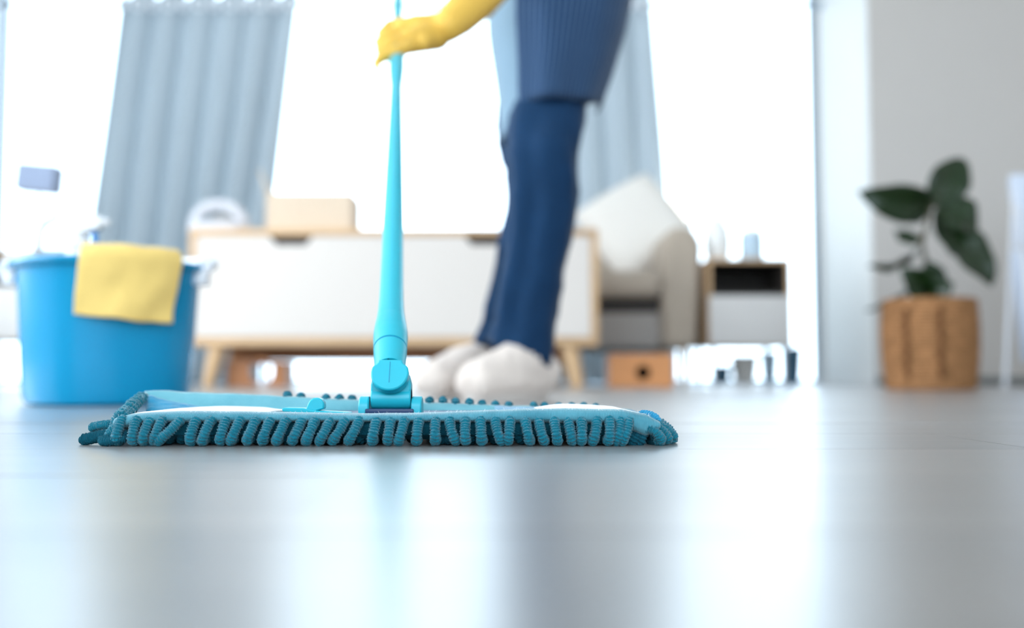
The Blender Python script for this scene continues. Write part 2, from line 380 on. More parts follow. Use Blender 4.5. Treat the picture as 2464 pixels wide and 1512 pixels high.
# ================================================================== CURTAINS AND ROD
rod = thing('curtain_rod', 'long pale metal curtain rod above the glass doors', 'curtain rod', (-0.6, 5.42, 2.102))
MB().tube([(-2.95, 5.42, 2.102), (1.70, 5.42, 2.102)], 0.013, 16).build('pole', M['metal'], rod)
for xx in (-2.95, 1.70):
    MB().lathe([(0.001, -0.03), (0.02, -0.02), (0.026, 0), (0.02, 0.02), (0.001, 0.03)], (xx, 5.42, 2.102), 16).build('finial', M['metal'], rod)
for xx in (-2.6, -0.45, 1.55):
    MB().box(xx - 0.012, xx + 0.012, 5.42, 5.55, 2.092, 2.112, 0.003).build('bracket', M['metal'], rod)
def curtain(label, top, bot, nf, amp, yc, group):
    c = thing('curtain', label, 'curtain', ((top[0] + top[1]) / 2, yc, 0.02), group)
    zt = 2.168
    def fn(a, b):
        z = zt + (0.02 - zt) * b + 0.012 * math.cos(a * nf * 4 * PI) * max(0, 1 - b * 20)
        k = min(1, b * 1.15)
        xl = top[0] + (bot[0] - top[0]) * k; xr = top[1] + (bot[1] - top[1]) * k
        ph = a * nf * 2 * PI + 0.5 * math.sin(3.1 * b + a * 5)
        yy = yc + math.sin(ph) * amp * (0.75 + 0.35 * b) + 0.012 * noise.noise(Vector((a * 9, b * 3, 1)))
        return Vector((xl + (xr - xl) * a + 0.012 * math.sin(ph * 2 + 1), yy, z))
    MB().grid(fn, nf * 14, 24).build('cloth', M['curtain'], c, angle=180)
    for k in range(nf * 2):
        a = (k + 0.25 + 0.25) / (nf * 2)
        x = top[0] + (top[1] - top[0]) * a
        rg = []
        # eyelet ring threaded on the rod
        mb = MB().lathe([(0.020, -0.004), (0.030, -0.006), (0.036, -0.003), (0.036, 0.003), (0.030, 0.006), (0.020, 0.004), (0.020, -0.004)], (0, 0, 0), 24)
        mb.xform(Matrix.Translation((x, yc - 0.066, 2.082)) @ Matrix.Rotation(math.radians(22 if k % 2 else -22), 4, 'Z') @ Matrix.Rotation(PI / 2, 4, 'X'))
        mb.build('eyelet', M['eyelet'], c)
    return c
def xat(u, Y): return (u - 1232) / F * Y
curtain('blue-grey eyelet curtain hanging on the left behind the blue bucket', (xat(268, 5.42), xat(712, 5.42)), (xat(170, 5.42), xat(610, 5.42)), 6, 0.062, 5.42, 'eyelet curtains at the glass doors')
curtain('blue-grey eyelet curtain hanging behind the person and armchair', (xat(1290, 5.42), xat(1572, 5.42)), (xat(1270, 5.42), xat(1625, 5.42)), 4, 0.05, 5.42, 'eyelet curtains at the glass doors')

# ================================================================== MOP
hx = P(939, 950, 0.83).x
mop = thing('flat_mop', 'cyan plastic flat mop with teal chenille pad on the dark floor', 'mop', (hx, 0.83, 0.0))
YF, YB = 0.757, 0.915
def X_(u, Y): return P(u, 980, Y).x
XL, XR = X_(268, YF), X_(1590, YF)
# --- front hem, a rolled strip of knitted fabric
ztop = [(XL, 0.0205), (XL + 0.012, 0.0235), (X_(420, YF), 0.0255), (X_(620, YF), 0.0248), (X_(860, YF), 0.0232), (X_(1000, YF), 0.0238), (X_(1200, YF), 0.0262), (X_(1360, YF), 0.0275), (X_(1500, YF), 0.0265), (X_(1560, YF), 0.0232), (XR, 0.0175)]
zbot = [(XL, 0.0095), (XL + 0.012, 0.0150), (X_(330, YF), 0.0180), (X_(700, YF), 0.0185), (X_(1000, YF), 0.0185), (X_(1300, YF), 0.0180), (X_(1460, YF), 0.0172), (X_(1510, YF), 0.0140), (X_(1556, YF), 0.0075), (X_(1572, YF), 0.0100), (XR, 0.0140)]
def lip(a, b):
    x = XL + (XR - XL) * a
    zt, zb = interp(ztop, x), interp(zbot, x)
    zt += 0.0005 * noise.noise(Vector((x * 45, 0, 3)))
    h = (zt - zb)
    prof = [(0.022, 1.0), (0.012, 1.01), (0.006, 0.99), (0.002, 0.90), (-0.0005, 0.72), (-0.0013, 0.5), (-0.0010, 0.28), (0.0012, 0.10), (0.005, 0.0), (0.012, -0.03)]
    i = b * (len(prof) - 1); k = min(int(i), len(prof) - 2); t = i - k
    yy = prof[k][0] + (prof[k + 1][0] - prof[k][0]) * t; q = prof[k][1] + (prof[k + 1][1] - prof[k][1]) * t
    bulge = 0.0012 * noise.noise(Vector((x * 30, 5, 0)))
    return Vector((x, YF + 0.004 + yy + bulge, zb + h * q))
pad_front = MB().grid(lip, 220, 27).build('front_hem', M['knit'], mop, angle=180, solid=0.0012)
# --- pockets at both ends of the pad (pale lined fabric lying over the plate)
def pocket(u0, u1, name, bump_):
    xa, xb = X_(u0, YF), X_(u1, YF)
    def fn(a, b):
        x = xa + (xb - xa) * a
        depth = 0.105 * (math.sin(PI * min(1, max(0, (a if bump_ < 0 else 1 - a) * 0.9 + 0.02)) ) ** 0.45)
        yy = YF + 0.016 + depth * b
        zt = interp(ztop, x)
        z = zt + 0.0004 + 0.0016 * math.sin(PI * b * 0.8) * math.sin(PI * a) - 0.001 * b + 0.0006 * noise.noise(Vector((x * 40, yy * 30, 2)))
        return Vector((x + 0.012 * b * (1 - a) * (-1 if bump_ < 0 else 0), yy, z))
    return MB().grid(fn, 40, 20).build(name, M['knit_pale'], mop, angle=180, solid=0.0012)
pocket(285, 640, 'pocket', -1); pocket(1290, 1545, 'pocket', 1)
# --- rigid plate in the pad
MB().box(X_(330, YF) , X_(1530, YF) - 0.01, YF + 0.02, YB - 0.012, 0.0135, 0.0218, 0.002).build('plate', M['plastic_dark'], mop, smooth=False)
# --- padding under the plate
core = []
for z, ins in ((0.004, 0.016), (0.008, 0.008), (0.014, 0.006), (0.0185, 0.008)):
    core.append([(XL + ins + 0.006, YF + ins + 0.002, z), (XR - ins - 0.006, YF + ins + 0.002, z), (XR - ins - 0.012, YB - ins + 0.006, z), (XL + ins - 0.024, YB - ins + 0.006, z)])
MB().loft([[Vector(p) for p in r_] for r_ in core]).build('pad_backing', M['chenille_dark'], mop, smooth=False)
# --- back flap of the pad, standing up and turned to the camera
bt = [(340, 944), (365, 941), (420, 945), (480, 948), (560, 950), (650, 955), (760, 961), (860, 966), (1000, 971), (1100, 975), (1200, 979), (1300, 982), (1420, 984), (1500, 988), (1530, 991)]
def zflap(u): return P(u, interp(bt, u), YB).z
def flap(a, b):
    u = 342 + (1520 - 342) * a
    zt = zflap(u) + 0.0006 * noise.noise(Vector((a * 30, 0, 9)))
    zb = 0.0165
    yy = YB + 0.010 * (b - 0.2) ** 2 + 0.002 * noise.noise(Vector((a * 12, b * 2, 0))) - 0.012 * (1 - b) * 0.6
    x = P(u, 960, YB).x
    if a < 0.1: x += 0.010 * (1 - a / 0.1) * (1 - b); 
    return Vector((x, yy, zb + (zt - zb) * b))
MB().grid(flap, 160, 10).build('back_flap', M['knit_light'], mop, angle=180, solid=0.0028)
# crumpled lining inside the left rear corner
def crumple(a, b):
    u = 352 + 190 * a; p = P(u, 960, YB - 0.03 + 0.022 * b)
    z = 0.021 + (zflap(u) - 0.0045 - 0.021) * b * (1 - a) + 0.0025 * abs(noise.noise(Vector((a * 7, b * 5, 4))))
    return Vector((p.x, p.y, z))
MB().grid(crumple, 30, 14).build('lining', M['knit_deep'], mop, angle=180, solid=0.001)
def crumple2(a, b):
    u = 1190 + 310 * a; p = P(u, 984, YB - 0.05 + 0.04 * b)
    z = 0.0225 + (zflap(u) + 0.0005 - 0.0225) * b ** 0.7 + 0.0012 * noise.noise(Vector((a * 12, b * 5, 4)))
    return Vector((p.x, p.y, z))
MB().grid(crumple2, 40, 10).build('lining', M['knit_deep'], mop, angle=180, solid=0.001)
# left end strip, joins front hem and back flap
ends = []
for k in range(25):
    t_ = k / 24; p = Vector((XL + 0.003, YF + 0.010, 0.0185)).lerp(Vector((P(347, 945, YB).x, YB + 0.001, zflap(346) - 0.0035)), t_)
    p.z += 0.0012 * noise.noise(Vector((t_ * 14, 1, 2))); p.x += 0.001 * noise.noise(Vector((t_ * 11, 4, 2))); ends.append(p)
MB().tube(ends, [0.0028 + 0.0005 * math.sin(k * 1.9) for k in range(25)], 12).build('end_hem', M['knit_light'], mop, angle=180)
def endstrip2(a, b):
    pF = Vector((XR - 0.006, YF + 0.012, 0.0215)); pB = Vector((P(1515, 988, YB).x, YB - 0.004, zflap(1500)))
    p = pF.lerp(pB, a)
    return p + Vector((0.005 * math.sin(b * PI * 0.55), 0, -0.010 * (1 - math.cos(b * PI * 0.5))))
MB().grid(endstrip2, 24, 8).build('end_hem', M['knit_deep'], mop, angle=180, solid=0.0015)
# --- chenille loops
def noodle_mesh(path, rad, seed, segs=14, per=5.2):
    # resample the path evenly
    pts = [Vector(p) for p in path]; out = []
    def cr(p0, p1, p2, p3, t): return 0.5 * ((2 * p1) + (p2 - p0) * t + (2 * p0 - 5 * p1 + 4 * p2 - p3) * t * t + (3 * p1 - p0 - 3 * p2 + p3) * t ** 3)
    q = [pts[0] * 2 - pts[1]] + pts + [pts[-1] * 2 - pts[-2]]
    for i in range(1, len(q) - 2):
        for k in range(12): out.append(cr(q[i - 1], q[i], q[i + 1], q[i + 2], k / 12))
    out.append(pts[-1]); d = [0]
    for a, b in zip(out, out[1:]): d.append(d[-1] + (b - a).length)
    L = d[-1]; n = max(20, int(L / 0.00036)); res = []; j = 0
    for i in range(n + 1):
        s = L * i / n
        while j < len(d) - 2 and d[j + 1] < s: j += 1
        t = (s - d[j]) / max(1e-9, d[j + 1] - d[j]); res.append(out[j].lerp(out[j + 1], t))
    rs = []
    for i in range(n + 1):
        e = min(i, n - i) / n
        rs.append(rad * (min(1, (e * 9) ** 0.5) * 0.9 + 0.1) * (1 + 0.07 * noise.noise(Vector((i * 0.06, seed, 0)))))
    def rf(i, a):
        ca, sa = math.cos(a), math.sin(a)
        w1 = math.sin(i * 2 * PI / per + 1.6 * noise.noise(Vector((ca * 1.3 + seed, sa * 1.3, i * 0.05))) * 2)
        return 1 + 0.15 * w1 + 0.20 * noise.noise(Vector((ca * 2.2, sa * 2.2 + seed * 3.1, i * 0.22)))
    return res, rs, rf
NOODLE = {}
def noodle(path, seed, parent, mt='chenille', rad=0.0037, name='chenille_loop', segs=14):
    res, rs, rf = noodle_mesh(path, rad, seed)
    return MB().tube(res, rs, segs, rf=rf).build(name, M[mt], parent, angle=180)
front = []
for xt, xb in ((400, 375), (515, 500), (605, 570), (700, 650), (830, 690), (950, 920), (1065, 1010), (1175, 1140), (1280, 1220), (1395, 1340), (1500, 1455), (1620, 1560), (1735, 1675), (1835, 1780), (1945, 1880), (2055, 1975), (2165, 2095)):
    front.append((160 + xt / 3.08, 160 + xb / 3.08))
for xt, xb in ((75, 50), (180, 165), (285, 245), (390, 375), (515, 515), (620, 665), (738, 740), (850, 860), (960, 1000), (1070, 1055), (1185, 1215), (1285, 1320), (1400, 1420), (1505, 1530), (1600, 1600), (1715, 1685), (1810, 1800), (1890, 1860), (1955, 1905)):
    front.append((880 + xt / 3.08, 880 + xb / 3.08))
for k, (ut, ub) in enumerate(front):
    xt, xb = X_(ut, YF), X_(ub, YF); dx = xb - xt
    zt = 0.0188 + random.uniform(-0.0008, 0.0006)
    fy = YF + random.uniform(-0.001, 0.0008)
    mt = 'chenille'
    noodle([(xt + 0.0005, fy + 0.009, zt - 0.001), (xt, fy + 0.003, zt), (xt + dx * 0.25, fy - 0.0008, zt - 0.005), (xt + dx * 0.62, fy - 0.0022, 0.0085), (xb, fy + 0.0005, 0.0044), (xb + dx * 0.15, fy + 0.007, 0.0040), (xb + dx * 0.1, fy + 0.016, 0.006)], k * 1.7, mop, mt)
# second row, seen between the front loops (shared meshes)
inner = []
for q in range(6):
    dx = random.uniform(-0.006, 0.006)
    res, rs, rf = noodle_mesh([(0, 0.008, 0.016), (0, 0.002, 0.0155), (dx * 0.5, -0.0005, 0.0095), (dx, 0.001, 0.0045), (dx * 1.2, 0.008, 0.004), (dx, 0.016, 0.006)], 0.0036, 50 + q * 3)
    inner.append(MB().tube(res, rs, 10, rf=rf).build('chenille_loop', M['chenille_dark'], mop, angle=180, origin=(0, 0, 0)))  # shade between the loops put into the colour
for k in range(38):
    x = XL + 0.016 + (XR - XL - 0.034) * (k + 0.5) / 38
    o = inner[k] if k < len(inner) else bpy.data.objects.new('chenille_loop', inner[k % 6].data)
    if k >= len(inner): link(o, mop)
    o.location = Vector((x + random.uniform(-0.002, 0.002), YF + 0.016 + random.uniform(-0.001, 0.001), 0)) - mop.location
    o.rotation_euler.z = random.uniform(-0.3, 0.3)
for k in range(26):     # third row
    x = XL + 0.02 + (XR - XL - 0.04) * (k + 0.5) / 26
    o = bpy.data.objects.new('chenille_loop', inner[(k * 5 + 2) % 6].data); link(o, mop)
    o.location = Vector((x, YF + 0.034, 0)) - mop.location; o.rotation_euler.z = random.uniform(-0.6, 0.6)
for k, u in enumerate((1512, 1528, 1543, 1558, 1570)):   # loops under the turned-down corner
    o = bpy.data.objects.new('chenille_loop', inner[k].data); link(o, mop)
    o.location = Vector((X_(u, YF), YF + 0.012, -0.0015)) - mop.location; o.rotation_euler.z = 0.2 * (k - 2)
# left front corner: a few loops lying out over the boards
def pl(u, v, Y): return P(u, v, Y)
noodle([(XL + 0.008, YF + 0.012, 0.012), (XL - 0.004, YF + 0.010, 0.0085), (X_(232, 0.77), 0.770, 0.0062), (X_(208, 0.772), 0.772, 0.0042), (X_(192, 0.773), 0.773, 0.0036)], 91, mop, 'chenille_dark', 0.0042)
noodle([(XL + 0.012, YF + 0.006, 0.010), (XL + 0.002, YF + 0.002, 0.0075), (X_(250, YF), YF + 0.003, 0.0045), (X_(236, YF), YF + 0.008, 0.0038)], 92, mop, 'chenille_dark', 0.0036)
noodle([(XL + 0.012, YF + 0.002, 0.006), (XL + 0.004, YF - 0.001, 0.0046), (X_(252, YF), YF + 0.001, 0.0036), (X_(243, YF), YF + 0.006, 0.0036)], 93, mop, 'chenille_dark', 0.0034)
noodle([(XL + 0.006, YF + 0.016, 0.018), (XL - 0.002, YF + 0.018, 0.0165), (X_(232, 0.785), 0.785, 0.0135), (X_(218, 0.79), 0.79, 0.0105)], 94, mop, 'chenille', 0.0033)
noodle([(XL + 0.010, YF + 0.004, 0.016), (XL + 0.004, YF + 0.002, 0.0145), (X_(262, YF), YF + 0.004, 0.0095), (X_(258, YF), YF + 0.007, 0.0045), (X_(262, YF), YF + 0.014, 0.004)], 95, mop, 'chenille', 0.0036)
# left end loops climbing to the lifted rear corner
for k in range(15):
    t = (k + 0.5) / 15
    p = Vector((XL + 0.002, YF + 0.014, 0.019)).lerp(Vector((P(348, 945, YB).x, YB - 0.006, zflap(350) - 0.007)), t)
    zz = p.z
    e = random.uniform(-0.0015, 0.0015)
    noodle([p + Vector((0.006, 0, 0.0005)), p + Vector((0.000, -0.001, 0.0032 + e)), p + Vector((-0.0045 + e, -0.002, 0.0005)), p + Vector((-0.0065 + e, -0.003 + e, -0.006)), p + Vector((-0.007 + e, -0.001, -zz * 0.6)), Vector((p.x - 0.005, p.y + 0.004, 0.0038))], 110 + k * 2.3, mop, 'chenille', 0.0033)
# right end loops
for k, (u, v, Y) in enumerate(((1578, 1040, 0.762), (1592, 1040, 0.772), (1603, 1036, 0.782), (1606, 1030, 0.797), (1600, 1020, 0.82), (1588, 1012, 0.845), (1572, 1004, 0.87), (1552, 998, 0.895))):
    xx = X_(u, Y)
    zs_ = 0.0125 + 0.0004 * k
    noodle([(xx - 0.012, Y + 0.004, zs_), (xx - 0.006, Y + 0.001, zs_ + 0.001), (xx - 0.0005, Y - 0.001, zs_ - 0.002), (xx + 0.003 + 0.001 * k * (k < 3), Y, 0.0062), (xx + 0.004, Y + 0.003, 0.0038), (xx + 0.000, Y + 0.008, 0.004)], 140 + k * 1.9, mop, 'chenille' if k > 0 else 'chenille', 0.0038)
noodle([(X_(1535, 0.80), 0.80, 0.0225), (X_(1556, 0.795), 0.795, 0.0232), (X_(1577, 0.79), 0.79, 0.0205), (X_(1588, 0.787), 0.787, 0.0155)], 171, mop, 'knit_deep', 0.0026, name='corner_binding')
# rear loops, whose tops look over the back flap
for k, u in enumerate([380, 430, 480, 530, 580, 630, 693, 725, 786, 818, 848, 1034, 1066, 1097, 1130, 1160, 1192, 1224, 1284, 1310, 1344, 1375, 1404, 1432, 1470, 1500]):
    Yk = YB + 0.014; p = P(u, 970, Yk)
    zt = zflap(u) + (0.0042 if 690 < u < 1470 else -0.004) - 0.0002 * (k % 3)
    if 850 < u < 1140: zt += 0.0014
    noodle([(p.x, YB + 0.006, zt - 0.008), (p.x, YB + 0.009, zt - 0.003), (p.x, Yk, zt - 0.0036), (p.x, Yk + 0.005, zt * 0.6), (p.x, Yk + 0.004, 0.0045), (p.x, Yk - 0.004, 0.004)], 200 + k * 1.3, mop, 'chenille', 0.0037, segs=10)
# --- lint hairs caught on the hem
lint = MB()
for k in range(150):
    x = random.uniform(XL, XR); zt = interp(ztop, x)
    p0 = Vector((x, YF + random.uniform(0.004, 0.014), zt)); d = Vector((random.uniform(-1, 1), random.uniform(-0.4, 0.4), random.uniform(0.2, 1.4))).normalized() * random.uniform(0.0012, 0.0034)
    lint.tube([p0, p0 + d * 0.5 + Vector((0, 0, 0.0002)), p0 + d], 0.00008, 3)
lo = lint.build('lint', M['knit_pale'], mop); lo['kind'] = 'stuff'
# --- plastic pieces on the plate
def arch(y0, y1, z0, z1, n=10):
    yc = (y0 + y1) / 2; r_ = (y1 - y0) / 2; pr = [(y0, z0)]
    pr += [(yc - r_ * math.cos(PI * k / n), z1 - r_ * 0.75 + r_ * 0.75 * math.sin(PI * k / n)) for k in range(n + 1)]
    return pr + [(y1, z0)]
YH = 0.828
def hu(u): return P(u, 970, YH - 0.01).x
for a, b in ((862, 887), (989, 1014)):
    MB().prism(arch(YH - 0.011, YH + 0.011, 0.021, 0.0362), 'x', hu(a), hu(b)).build('hinge_lug', M['plastic'], mop, bevel=0.0012, angle=30)
MB().box(hu(880), hu(996), YH - 0.014, YH + 0.016, 0.0215, 0.0262, 0.001).build('hinge_base', M['plastic_dark'], mop)
# hinge block: barrel with cheeks
mb = MB(); br = []
for k in range(24):
    a = 2 * PI * k / 24; br.append((YH + 0.0085 * math.cos(a), 0.0345 + 0.0088 * math.sin(a)))
mb.prism(br, 'x', hu(890), hu(987))
blk = mb.build('hinge_barrel', M['plastic'], mop, bevel=0.001, angle=30)
def zpx(v, Y): return P(939, v, Y).z
ch = [(hu(890), zpx(972, YH)), (hu(890), zpx(925, YH)), (hu(894), zpx(905, YH)), (hu(904), zpx(893, YH)), (hu(972), zpx(893, YH)), (hu(982), zpx(905, YH)), (hu(987), zpx(925, YH)), (hu(987), zpx(972, YH))]
MB().prism(ch, 'y', YH - 0.0065, YH + 0.009).build('hinge_block', M['plastic'], mop, bevel=0.0016, angle=30)
# pivot disc with its tab reaching up into the collar
cx, cz = hu(938), zpx(903, YH); R_ = 0.0162
K = 0.000345; disc = []
up_ = [(44.5, 8), (43, 14), (39, 19), (33, 23), (29.5, 28), (28.5, 34)]
for k in range(33):
    a = PI + PI * k / 32; disc.append((cx + 45 * K * math.cos(a), cz + 45 * K * math.sin(a)))
disc += [(cx + p * K, cz + q * K) for p, q in up_] + [(cx - p * K, cz + q * K) for p, q in up_[::-1]]
mb = MB().prism(disc, 'y', -0.0055, 0.004)
tilt = Matrix.Translation((cx, YH - 0.0085, cz)) @ Matrix.Rotation(math.radians(-24), 4, 'X') @ Matrix.Translation((-cx, 0, -cz))
mb.xform(tilt)
pd = mb.build('pivot_disc', M['plastic'], mop, bevel=0.0014, angle=30)
ridge = MB().box(cx - 0.0003, cx + 0.0003, -0.0059, -0.0053, cz - 0.009, cz + 0.0095, 0.0001).xform(tilt); ridge.build('mould_seam', M['gap'], pd)
# release lever on the pad
def lever_part(pts, y0, y1, name):
    MB().prism(pts, 'y', y0, y1).build(name, M['plastic'], lever, bevel=0.0009, angle=30)
lever = None
YL = 0.795
def lp(u, v): q = P(u, v, YL); return (q.x, q.z)
MB_l = MB().prism([lp(683, 983), lp(688, 981), lp(735, 982), lp(748, 985), lp(765, 988), lp(842, 992), lp(845, 998), lp(840, 1001), lp(765, 999), lp(735, 995), lp(686, 991)], 'y', YL - 0.008, YL + 0.010)
lever = MB_l.build('release_lever', M['plastic'], mop, bevel=0.0008, angle=30)
kn = [lp(738, 990), lp(743, 972), lp(748, 963), lp(757, 958), lp(768, 957), lp(777, 962), lp(782, 970), lp(782, 984), lp(768, 988), lp(757, 993)]
MB().prism(kn, 'y', YL - 0.005, YL + 0.006).build('lever_knob', M['plastic'], lever, bevel=0.0012, angle=30)
# hook of fabric beside the pocket mouth
noodle([P(542, 984, 0.80), P(546, 990, 0.795), P(556, 994, 0.793), P(572, 994, 0.793), P(580, 994, 0.795)], 300, mop, 'knit_pale', 0.0012, name='pocket_binding')
# --- pole
A = P(938, 893, 0.838); B = P(956, 95, 1.66)
axis = (B - A).normalized(); LEN = (B - A).length
wt = [(-80, 22), (0, 24), (40, 25), (60, 30), (100, 36), (145, 38), (165, 38), (190, 33), (205, 29), (250, 31), (400, 40), (560, 50), (700, 58), (735, 61), (760, 66), (772, 70), (785, 76), (800, 81), (815, 83), (848, 80), (868, 77), (893, 75)]
def proj(p):
    d = p - CAM; c, s = math.cos(PITCH), math.sin(PITCH)
    zc = d.y * c + d.z * s; yc = -d.y * s + d.z * c
    return 1232 + F * d.x / zc, 756 - F * yc / zc, zc
def pole_seg(name, s0, s1, n, m='plastic', grow=1.0, hollow=0, par=None):
    pts, rs = [], []
    for i in range(n + 1):
        p = A + axis * (s0 + (s1 - s0) * i / n); u, v, zc = proj(p)
        pts.append(p); rs.append(interp(wt, v) / 2 * zc / F * grow)
    mb = MB()
    if hollow:
        pts2 = [pts[0] + axis * 0.018, pts[0] + axis * 0.001, pts[0]] + pts; rs2 = [rs[0] * 0.82, rs[0] * 0.82, rs[0] * 0.9] + rs
        mb.tube(pts2, rs2, 40, caps=True)
    else: mb.tube(pts, rs, 40)
    return mb.build(name, M[m], par or mop, angle=35)
def s_at(v):
    lo, hi = -0.05, 3.0
    for _ in range(50):
        mid = (lo + hi) / 2
        if proj(A + axis * mid)[1] > v: lo = mid
        else: hi = mid
    return lo
sA, sB, sC, sD, sE = s_at(893), s_at(842), s_at(775), s_at(205), s_at(120)
pole_seg('collar_cuff', sA, sB - 0.0012, 10, hollow=1)
pole_seg('collar_groove', sB - 0.003, sB + 0.003, 2, 'gap', 0.96)
MB().tube([A + axis * 0.008, A + axis * 0.0085], 0.0125, 32).build('collar_mouth_shade', M['plastic_dark'], mop)  # dark disc, shade of the hollow put into its colour
pole_seg('collar', sB + 0.0012, sC, 16)
pole_seg('pole', sC - 0.004, sD, 30, grow=0.985)
pole_seg('grip_sleeve', sD, sE, 14)
pole_seg('upper_pole', sE - 0.02, s_at(-60), 12)

# ================================================================== PERSON
per = thing('person', 'person in navy apron, jeans and fleece slippers holding the mop with a yellow glove', 'person', (0.0, 2.1, 0.0))
def elring(c, rx, ry, n=28, a0=0, wob=0, seed=0):
    return [Vector((c.x + math.cos(2 * PI * j / n) * rx * (1 + wob * noise.noise(Vector((math.cos(2 * PI * j / n) * 2, math.sin(2 * PI * j / n) * 2, seed)))),
                    c.y + math.sin(2 * PI * j / n) * ry * (1 + wob * noise.noise(Vector((math.cos(2 * PI * j / n) * 2, math.sin(2 * PI * j / n) * 2, seed + 9)))), c.z)) for j in range(n)]
def trouser(name, tab, Yt, hem_tilt, seed):
    rings = []; vmin, vmax = tab[0][0], tab[-1][0]; n = 44
    for i in range(n + 1):
        v = vmin + (vmax - vmin) * i / n
        l = interp([(a, b) for a, b, c in tab], v); r_ = interp([(a, c) for a, b, c in tab], v); Y = interp(Yt, v)
        c = P((l + r_) / 2, v, Y); rx = (r_ - l) / 2 / F * Y
        ring = elring(c, rx, rx * 1.02, 36, wob=0.10, seed=seed + i * 0.22)
        # creases around knee and ankle
        for p in ring:
            cr = noise.noise(Vector((p.x * 18 + seed, p.z * 30 + p.x * 14, p.y * 18)))
            d = Vector((p.x - c.x, p.y - c.y, 0)).normalized()
            amp = 0.004 + 0.005 * max(0, 1 - abs(v - 380) / 130) + 0.007 * max(0, (v - 700) / 160)
            p += d * cr * amp
            th_ = math.atan2(d.y, d.x) % (2 * PI); w_ = min(1, max(0, (v - 200) / 120))
            p += d * w_ * (0.009 * math.exp(-((th_ - 3.95) / 0.20) ** 2) - 0.008 * math.exp(-((th_ - 4.42) / 0.26) ** 2) - 0.004 * math.exp(-((th_ - 3.55) / 0.16) ** 2))
            k = max(0, (v - 760) / (vmax - 760))
            p.z -= hem_tilt * k * d.x * 1.0
        rings.append(ring)
    MB().loft(rings, caps=False).build(name, M['jeans'], per, angle=180, solid=0.004)
near_tab = [(-60, 1195, 1470), (60, 1200, 1455), (150, 1235, 1410), (240, 1226, 1410), (300, 1222, 1406), (350, 1218, 1397), (410, 1222, 1392), (500, 1222, 1388), (560, 1218, 1376), (650, 1206, 1358), (700, 1198, 1350), (780, 1184, 1334), (830, 1175, 1330), (856, 1172, 1330)]
far_tab = [(-60, 1190, 1420), (60, 1190, 1400), (240, 1196, 1330), (350, 1195, 1315), (410, 1214, 1310), (500, 1217, 1300), (560, 1205, 1290), (650, 1188, 1270), (700, 1178, 1260), (780, 1158, 1240), (838, 1144, 1225)]
trouser('trouser_leg', near_tab, [(-60, 2.16), (240, 2.06), (380, 2.02), (600, 2.05), (860, 2.09)], 0.028, 3)
trouser('trouser_leg', far_tab, [(-60, 2.24), (240, 2.24), (380, 2.22), (600, 2.26), (860, 2.29)], 0.012, 8)
# apron; its window-lit left side is a paler span, light put into the colour
N = 96
def skirt_ring(z, k, hem=0):
    # k 0 at waist .. 1 at hem
    v_ = 756 - F * math.tan(math.atan((z - CAM.z) / 2.12) - PITCH)
    l = interp([(-900, 1235), (-500, 1180), (-200, 1172), (0, 1172), (100, 1176), (200, 1190), (300, 1202)], v_)
    r_ = interp([(-900, 1420), (-500, 1540), (-200, 1545), (0, 1522), (100, 1498), (200, 1466), (240, 1450), (300, 1430)], v_)
    c = P((l + r_) / 2, v_, 2.12); rx = (r_ - l) / 2 / F * 2.12
    ring = []
    for j in range(N):
        a = 2 * PI * j / N; f = 1 + 0.02 * math.sin(a * 9 + 1.3 + z * 3) * k + 0.015 * math.sin(a * 5 + z * 5) + 0.03 * noise.noise(Vector((math.cos(a) * 3, math.sin(a) * 3, z * 3)))
        ring.append(Vector((c.x + math.cos(a) * rx * f, c.y + math.sin(a) * max(0.125, rx * 1.5) * f, z)))
    return ring
def hem_z(a):   # lower edge height round the body, a measured from +x
    x = math.cos(a)
    if math.sin(a) > 0.2: return 0.67
    return interp([(-1, 0.545), (-0.72, 0.565), (-0.45, 0.604), (0.2, 0.606), (0.8, 0.612), (1, 0.625)], x)
levels = 40
rings = []
for i in range(levels + 1):
    k = i / levels; ring0 = []
    for j in range(N):
        a = 2 * PI * j / N; z = 1.28 + (hem_z(a) - 1.28) * k
        ring0.append(skirt_ring(z, k)[j] if False else (z, k, j))
    rings.append(ring0)
cache = {}
def sk(z, k, j):
    key = round(z, 3)
    if key not in cache: cache[key] = skirt_ring(key, min(1, max(0, (1.0 - key) / 0.4)))
    return cache[key][j % N]
rings = [[sk(*t) for t in r_] for r_ in rings]
# angles: camera side is a in (pi, 2pi); left end a=pi
JA, JB = int(N * 0.455), int(N * 0.648)       # lit apron side covers this span of the circumference
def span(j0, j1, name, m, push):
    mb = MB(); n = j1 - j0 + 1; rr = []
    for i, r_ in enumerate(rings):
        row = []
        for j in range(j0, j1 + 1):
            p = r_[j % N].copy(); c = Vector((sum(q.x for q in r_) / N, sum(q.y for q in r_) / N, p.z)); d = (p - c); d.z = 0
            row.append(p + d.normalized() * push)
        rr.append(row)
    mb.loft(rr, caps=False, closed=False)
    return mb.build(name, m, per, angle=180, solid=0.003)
span(JA, JB + 1, 'apron_lit_side', M['shirt_lit_apron'], -0.002)
ap = span(JB, JA + N, 'apron', M['apron'], 0.002)
# body above the frame's upper edge and the sleeve arm
hand_c = P(1010, 75, 1.69)
sh = Vector((0.06, 2.02, 1.32)); el = Vector((0.10, 1.93, 1.02))
blob('torso', M['shirt_lit_apron'], per, [[((0.10, 2.12, 0.92), 0.125), ((0.09, 2.10, 1.1), 0.12), ((0.07, 2.07, 1.26), 0.125), ((0.06, 2.05, 1.36), 0.08)],
                               [((0.16, 2.1, 1.30), 0.10), ((0.0, 2.04, 1.32), 0.09)],
                               [(sh, 0.065), (Vector((0.07, 1.98, 1.18)), 0.055), (el, 0.050)]], voxel=0.014, smooth=6)
